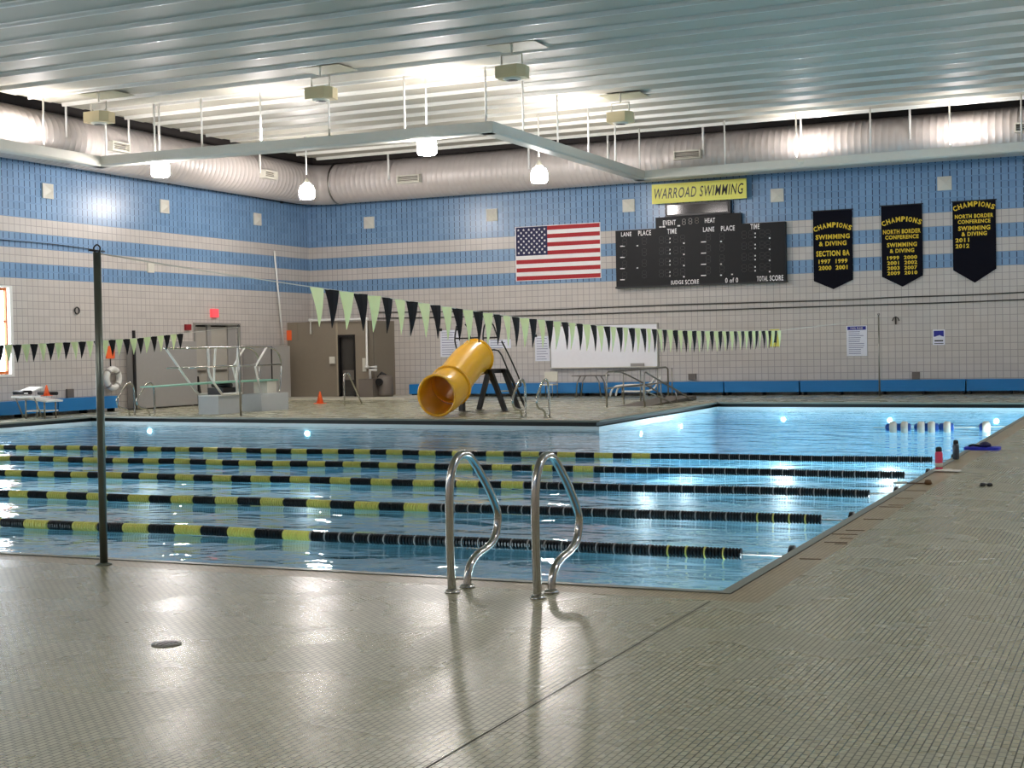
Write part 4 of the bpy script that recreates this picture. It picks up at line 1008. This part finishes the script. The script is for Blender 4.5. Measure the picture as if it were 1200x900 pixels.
# black frame
FB = MB()
def frame_bar(p, q, w_=0.11, name='frame_bar', m=M_BLACK):
    return MB().bar(p, q, w_, w_, (0, 1, 0)).build(name, m, t)
PZ = 1.02
px0, px1 = -15.95, -14.95; py0, py1 = 31.9, 32.75
MB().box((-15.75, 31.55, PZ-0.07), (-15.05, 32.5, PZ)).build('platform', M_BLACK, t)
for yy in (31.6, 32.4):
    frame_bar((-15.42, yy, PZ), (-15.72, yy, 0.02)) if yy > 32 else frame_bar((-15.50, yy, PZ-0.02), (-15.80, yy, 0.40))
    frame_bar((-15.0, yy, PZ), (-14.62, yy, 0.02))
    frame_bar((-15.62, yy, PZ-0.02), (-14.98, yy, PZ-0.02))
frame_bar((-15.80, 31.6, 0.44), (-15.80, 31.6, 0.02), 0.13)
frame_bar((-16.1, 31.45, 0.44), (-15.6, 31.6, 0.44), 0.10)
for yy in (31.6, 32.4):
    for xx in (-15.70, -14.62): MB().box((xx-0.09, yy-0.09, 0), (xx+0.09, yy+0.09, 0.02)).build('foot', M_MACH, t)
for i, z in enumerate((0.22, 0.45, 0.68)): MB().box((-15.5, 33.2-0.24*i, z), (-14.95, 33.42-0.24*i, z+0.03)).build('tread', M_OFFW, t)
frame_bar((-15.52, 32.45, PZ), (-15.52, 33.55, 0.02), 0.05, 'stringer'); frame_bar((-14.93, 32.45, PZ), (-14.93, 33.55, 0.02), 0.05, 'stringer')
def hr(pts, r=0.020, name='guard_rail'): MB().tube(smooth_path(pts, 3), r, 8).build(name, M_BLACK, t)
def sl(px, py, y): p_ = ony(px, py, y); return (p_.x, p_.y, p_.z)
hr([sl(575, 430, 31.9), sl(568, 408, 31.9), sl(566, 395, 31.9), sl(568, 381, 31.9), sl(573, 377, 31.9), sl(578, 381, 31.9), sl(582, 392, 31.9), sl(584, 397, 31.9)])
hr([sl(569, 412, 32.0), sl(584, 411, 32.0), sl(594, 431, 32.6), sl(603, 452, 33.3), sl(608, 453, 33.3), sl(610, 448, 33.3), sl(598, 420, 32.8), sl(588, 400, 32.4)])
hr([sl(537, 414, 31.9), sl(533, 399, 31.9), sl(535, 382, 31.9)])
hr([sl(545, 380, 31.9), sl(548, 384, 31.9), sl(551, 395, 31.9), sl(556, 404, 31.9)])
hr([sl(533, 396.5, 31.95), sl(545, 396.5, 31.95), sl(561, 395.5, 31.95)])
hr([sl(567, 396, 31.95), sl(583, 395.5, 31.95)])
hr([sl(604, 453, 33.3), sl(601, 459, 33.3)])

# ================================================================== RAMP RAILS
t = thing('ramp_rail', (-12.95, 36.8, 0), 'steel guard rail with six posts along the far deck ramp', 'handrail')
ya, yb = 34.25, 39.3; XA = -12.95
MB().tube([(XA, ya, 0), (XA, ya, 0.86), (XA, ya+0.12, 0.90), (XA, yb-0.2, 0.94), (XA, yb, 0.88), (XA, yb, 0)], 0.024, 8).build('top_rail', M_STEELD, t)
MB().tube([(XA, ya, 0.48), (XA, yb, 0.50)], 0.020, 8).build('mid_rail', M_STEELD, t)
for px in (731, 751, 771, 788):
    yy = onx(px, 473, XA).y; MB().tube([(XA, yy, 0), (XA, yy, 0.91)], 0.020, 8).build('post', M_STEELD, t)
t = thing('ramp_rail', (-11.9, 36.0, 0), 'steel stair rail sloping down to the water at the deck edge', 'handrail')
XA = -11.9
MB().tube(smooth_path([(XA, 34.2, 0), (XA, 34.2, 0.78), (XA, 34.32, 0.88), (XA, 34.6, 0.82), (XA, 35.75, 0.57), (XA, 37.2, 0.26), (XA, 38.35, 0.0)], 3), 0.024, 8).build('top_rail', M_STEELD, t)
MB().tube([(XA, 34.2, 0.42), (XA, 36.4, 0.02)], 0.020, 8).build('mid_rail', M_STEELD, t)
for yy, z in ((35.5, 0.62), (36.8, 0.35)): MB().tube([(XA, yy, 0), (XA, yy, z)], 0.02, 8).build('post', M_STEELD, t)
t = thing('ramp_rail', (-12.6, 35.5, 0), 'steel rail sloping down between the other two ramp rails', 'handrail')
MB().tube(smooth_path([(-12.75, 34.3, 0.90), (-12.72, 34.9, 0.86), (-12.70, 36.4, 0.55), (-12.68, 38.7, 0.0)], 3), 0.022, 8).build('rail', M_STEELD, t)
MB().tube([(-12.70, 36.4, 0), (-12.70, 36.4, 0.55)], 0.02, 8).build('post', M_STEELD, t)
tag(MB().prism([(34.6, 0.0), (38.9, 0.0), (38.9, 0.12), (38.0, 0.10)], 0, -12.85, -11.98).build('ramp_mat', M_MACH), 'dark low ramp between the steel rails', 'ramp')

# table and chairs before the whiteboard
def folding_table(x, y, label):
    t = thing('table', (x, y, 0), label, 'table')
    MB().box((x-0.52, y-0.3, 0.66), (x+0.52, y+0.3, 0.69)).build('tabletop', M_MACH, t)
    for sx in (-0.42, 0.42):
        for sy in (-0.22, 0.22):
            MB().tube([(x+sx*0.6, y+sy, 0.66), (x+sx*0.85, y+sy, 0.5), (x+sx, y+sy, 0)], 0.02, 6).build('leg', M_STEELD, t)
folding_table(-16.1, 41.2, 'small folding table with steel legs before the whiteboard')
def chair(x, y, label, rz=0):
    t = thing('chair', (x, y, 0), label, 'chair')
    MB().box((x-0.22, y-0.22, 0.40), (x+0.22, y+0.22, 0.44)).build('seat', M_OFFW, t)
    MB().box((x-0.22, y+0.18, 0.52), (x+0.22, y+0.22, 0.82)).build('backrest', M_OFFW, t)
    for sx in (-0.2, 0.2):
        MB().tube([(x+sx, y-0.2, 0), (x+sx, y-0.2, 0.42)], 0.014, 6).build('leg', M_STEELD, t)
        MB().tube([(x+sx, y+0.2, 0), (x+sx, y+0.2, 0.80)], 0.014, 6).build('leg', M_STEELD, t)
chair(-17.35, 40.8, 'pale chair with steel legs left of the folding table')
t = thing('lounge_frame', (-14.55, 40.6, 0), 'low curved white lounge frame behind the ramp rails', 'lounger')
MB().tube(smooth_path([(-15.2, 40.5, 0.05), (-15.0, 40.5, 0.36), (-14.0, 40.5, 0.40), (-13.75, 40.5, 0.62), (-13.70, 40.5, 0.42), (-13.95, 40.5, 0.22), (-14.8, 40.5, 0.2)], 4), 0.028, 8).build('rail', M_WHITE, t)
MB().tube(smooth_path([(-15.2, 41.0, 0.05), (-15.0, 41.0, 0.36), (-14.0, 41.0, 0.40), (-13.75, 41.0, 0.62)], 4), 0.028, 8).build('rail', M_WHITE, t)
MB().box((-15.0, 40.5, 0.33), (-14.0, 41.0, 0.36)).build('sling', M_GREY, t)
for xx in (-14.9, -14.2): MB().tube([(xx, 40.75, 0), (xx, 40.75, 0.33)], 0.02, 6).build('leg', M_STEELD, t)

# ================================================================== RIGHT DECK THINGS
t = thing('water_bottle', (-2.36, 17.25, 0), 'pink water bottle with a dark cap at the right pool edge', 'bottle')
x, y = -2.36, 17.25
MB().lathe([(0.040, 0.0), (0.044, 0.01), (0.044, 0.19), (0.034, 0.215)], (x, y, 0), (0, 0, 1), 18).build('body', M_PINK, t)
MB().lathe([(0.040, 0.0), (0.0445, 0.002), (0.0445, 0.05), (0.040, 0.052)], (x, y, 0.03), (0, 0, 1), 18).build('white_band', M_OFFW, t)
MB().lathe([(0.034, 0.0), (0.038, 0.01), (0.036, 0.045), (0.02, 0.055)], (x, y, 0.215), (0, 0, 1), 18).build('cap', M_BLACK, t)
t = thing('water_bottle', (-2.36, 18.8, 0), 'dark grey water bottle at the right pool edge behind the pink one', 'bottle')
x, y = -2.36, 18.8
MB().lathe([(0.036, 0.0), (0.040, 0.01), (0.040, 0.18), (0.030, 0.20)], (x, y, 0), (0, 0, 1), 18).build('body', M_BOTTLE, t)
MB().lathe([(0.030, 0.0), (0.034, 0.01), (0.030, 0.04), (0.018, 0.05)], (x, y, 0.20), (0, 0, 1), 18).build('cap', M_BLACK, t)
t = thing('hand_towel', (-2.24, 17.0, 0), 'small crumpled white towel beside the pink bottle', 'towel')
mb = MB()
nx_, ny_ = 14, 8; g_ = [[mb.bm.verts.new((-2.38+0.30*i/nx_, 16.88+0.22*j/ny_, 0.012+0.022*abs(math.sin(i*1.7+j*0.9))*math.sin(PI*i/nx_)*math.sin(PI*j/ny_)+0.006*random.random())) for j in range(ny_+1)] for i in range(nx_+1)]
for i in range(nx_):
    for j in range(ny_): mb._f([g_[i][j], g_[i+1][j], g_[i+1][j+1], g_[i][j+1]])
mb.build('cloth', M_OFFW, t)
t = thing('kickboard', (-2.2, 20.55, 0), 'blue foam kickboard at the right pool edge', 'kickboard')
mb = MB(); P = [(-2.46+0.46*u, 20.42+v) for u, v in ((0, 0.02), (0.05, 0), (1.0, 0), (1.02, 0.03), (1.02, 0.25), (1.0, 0.28), (0.05, 0.28), (0, 0.26))]
mb.prism(P, 2, 0.0, 0.04); mb.build('foam', M_KICK, t)
t = thing('swim_fins', (-2.22, 20.56, 0.04), 'dark blue swim gear lying on the kickboard', 'swim gear')
MB().lathe([(0.02, 0.0), (0.085, 0.01), (0.075, 0.045), (0.03, 0.07)], (-2.19, 20.56, 0.04), (0, 0, 1), 12).build('cap', M_FNAVY, t)
MB().tube(smooth_path([(-2.40, 20.53, 0.055), (-2.35, 20.58, 0.065), (-2.30, 20.53, 0.06), (-2.25, 20.57, 0.055)], 3), 0.016, 6).build('strap', M_BLACK, t)
def goggles(x, y, label, m=M_BLACK):
    t = thing('swim_goggles', (x, y, 0), label, 'goggles')
    for d in (-0.035, 0.035): MB().lathe([(0.022, 0.0), (0.030, 0.006), (0.026, 0.03), (0.012, 0.034)], (x+d, y, 0.001), (0, 0, 1), 12).build('lens_cup', m, t)
    MB().tube(smooth_path([(x-0.06, y, 0.012), (x-0.05, y+0.09, 0.010), (x+0.02, y+0.12, 0.010), (x+0.06, y+0.03, 0.012)], 4), 0.006, 6).build('strap', m, t)
goggles(-1.63, 15.35, 'black swim goggles alone on the right deck')
t = thing('rope_cleat', (-2.33, 15.4, 0), 'brown clasp with a white cord end at the right pool edge', 'clasp')
MB().lathe([(0.02, 0.0), (0.045, 0.01), (0.03, 0.05), (0.01, 0.055)], (-2.22, 15.4, 0.0), (0, 0, 1), 10).build('clasp', M_BROWN, t)
MB().tube([(-2.24, 15.4, 0.012), (-2.46, 15.42, 0.012)], 0.008, 6).build('cord', M_BROWN, t)
MB().tube([(-2.44, 15.42, 0.014), (-2.58, 15.43, 0.010)], 0.016, 6).build('cord_end', M_OFFW, t)
# worn depth marking strokes in the deck
mark = struct('trim_6', (-2.3, 12, 0))
for px0, px1, py in ((991, 1014, 621.5), (975, 1006, 626), (984, 1000, 631), (966, 994, 635.5), (978, 993, 637.5), (1012, 1036, 608.5), (1049, 1071, 584), (1030, 1059, 594), (1041, 1062, 592), (1060, 1086, 575), (937, 963, 655)):
    a = onz(px0, py); b = onz(px1, py); MB().bar((a.x, a.y, 0.002), (b.x, a.y+0.02, 0.002), 0.022, 0.003).build('worn_stroke', M_BROWN, mark)
# deck drain
t = thing('floor_drain', (-4.73, 5.95, 0), 'round dark metal drain cover in the near deck', 'drain')
MB().lathe([(0.062, 0.0), (0.078, 0.0), (0.078, 0.006), (0.062, 0.006)], (-4.73, 5.95, 0.0), (0, 0, 1), 24, close=False).build('rim', M_STEELD, t)
MB().lathe([(0.005, 0.002), (0.062, 0.002)], (-4.73, 5.95, 0.0), (0, 0, 1), 24).build('well', M_BLACK, t)
for k in range(4): MB().box((-4.73-0.045+k*0.03-0.004, 5.90, 0.002), (-4.73-0.045+k*0.03+0.004, 6.0, 0.006)).build('grate_bar', M_STEELD, t)

# ================================================================== underwater lamps
def uw(p, nrm, label, e=POOLLIGHT):
    t = thing('underwater_lamp', p, label, 'light', 'underwater pool lamps')
    n_ = Vector(nrm).normalized()
    MB().lathe([(0.06, 0), (0.06, 0.02), (0.045, 0.025)], Vector(p), nrm, 16).build('lens', M_UWL, t)
    ld = bpy.data.lights.new('pool_lamp', 'AREA'); ld.shape = 'DISK'; ld.size = 0.25; ld.energy = e; ld.color = (0.92, 0.98, 1.0)
    lo = bpy.data.objects.new('pool_lamp', ld); COL.objects.link(lo); lo.parent = t
    lo.location = n_*0.06; lo.rotation_euler = n_.to_track_quat('-Z', 'Y').to_euler()
ul = 'round underwater lamp in the pool wall below the waterline'
for x in (-23.3, -18.3): uw((x, 29.05-(x+25.33)*0.0907-0.01, -0.36), (0, -1, 0), 'underwater lamp glowing below the far deck, %s' % ('left of the diving board' if x < -20 else 'before the dark door'), POOLLIGHT*0.5)
for y in (30.5, 33.5): uw((-10.72, y, -0.45), (1, 0, 0), ul, POOLLIGHT*2.5)
for x in (-9.0, -6.2, -3.6): uw((x, 36.2+(-2.43-x)*0.1128-0.01, -0.45), (0, -1, 0), ul, POOLLIGHT*2.5)
for y in (11, 16, 22, 28, 33): uw((-2.44, y, -0.45), (-1, 0, 0), ul)
for x in (-6, -12, -18, -24): uw((x, 8.39, -0.45), (0, 1, 0), ul)
for y in (12, 18, 25): uw((-25.32, y, -0.45), (1, 0, 0), ul)
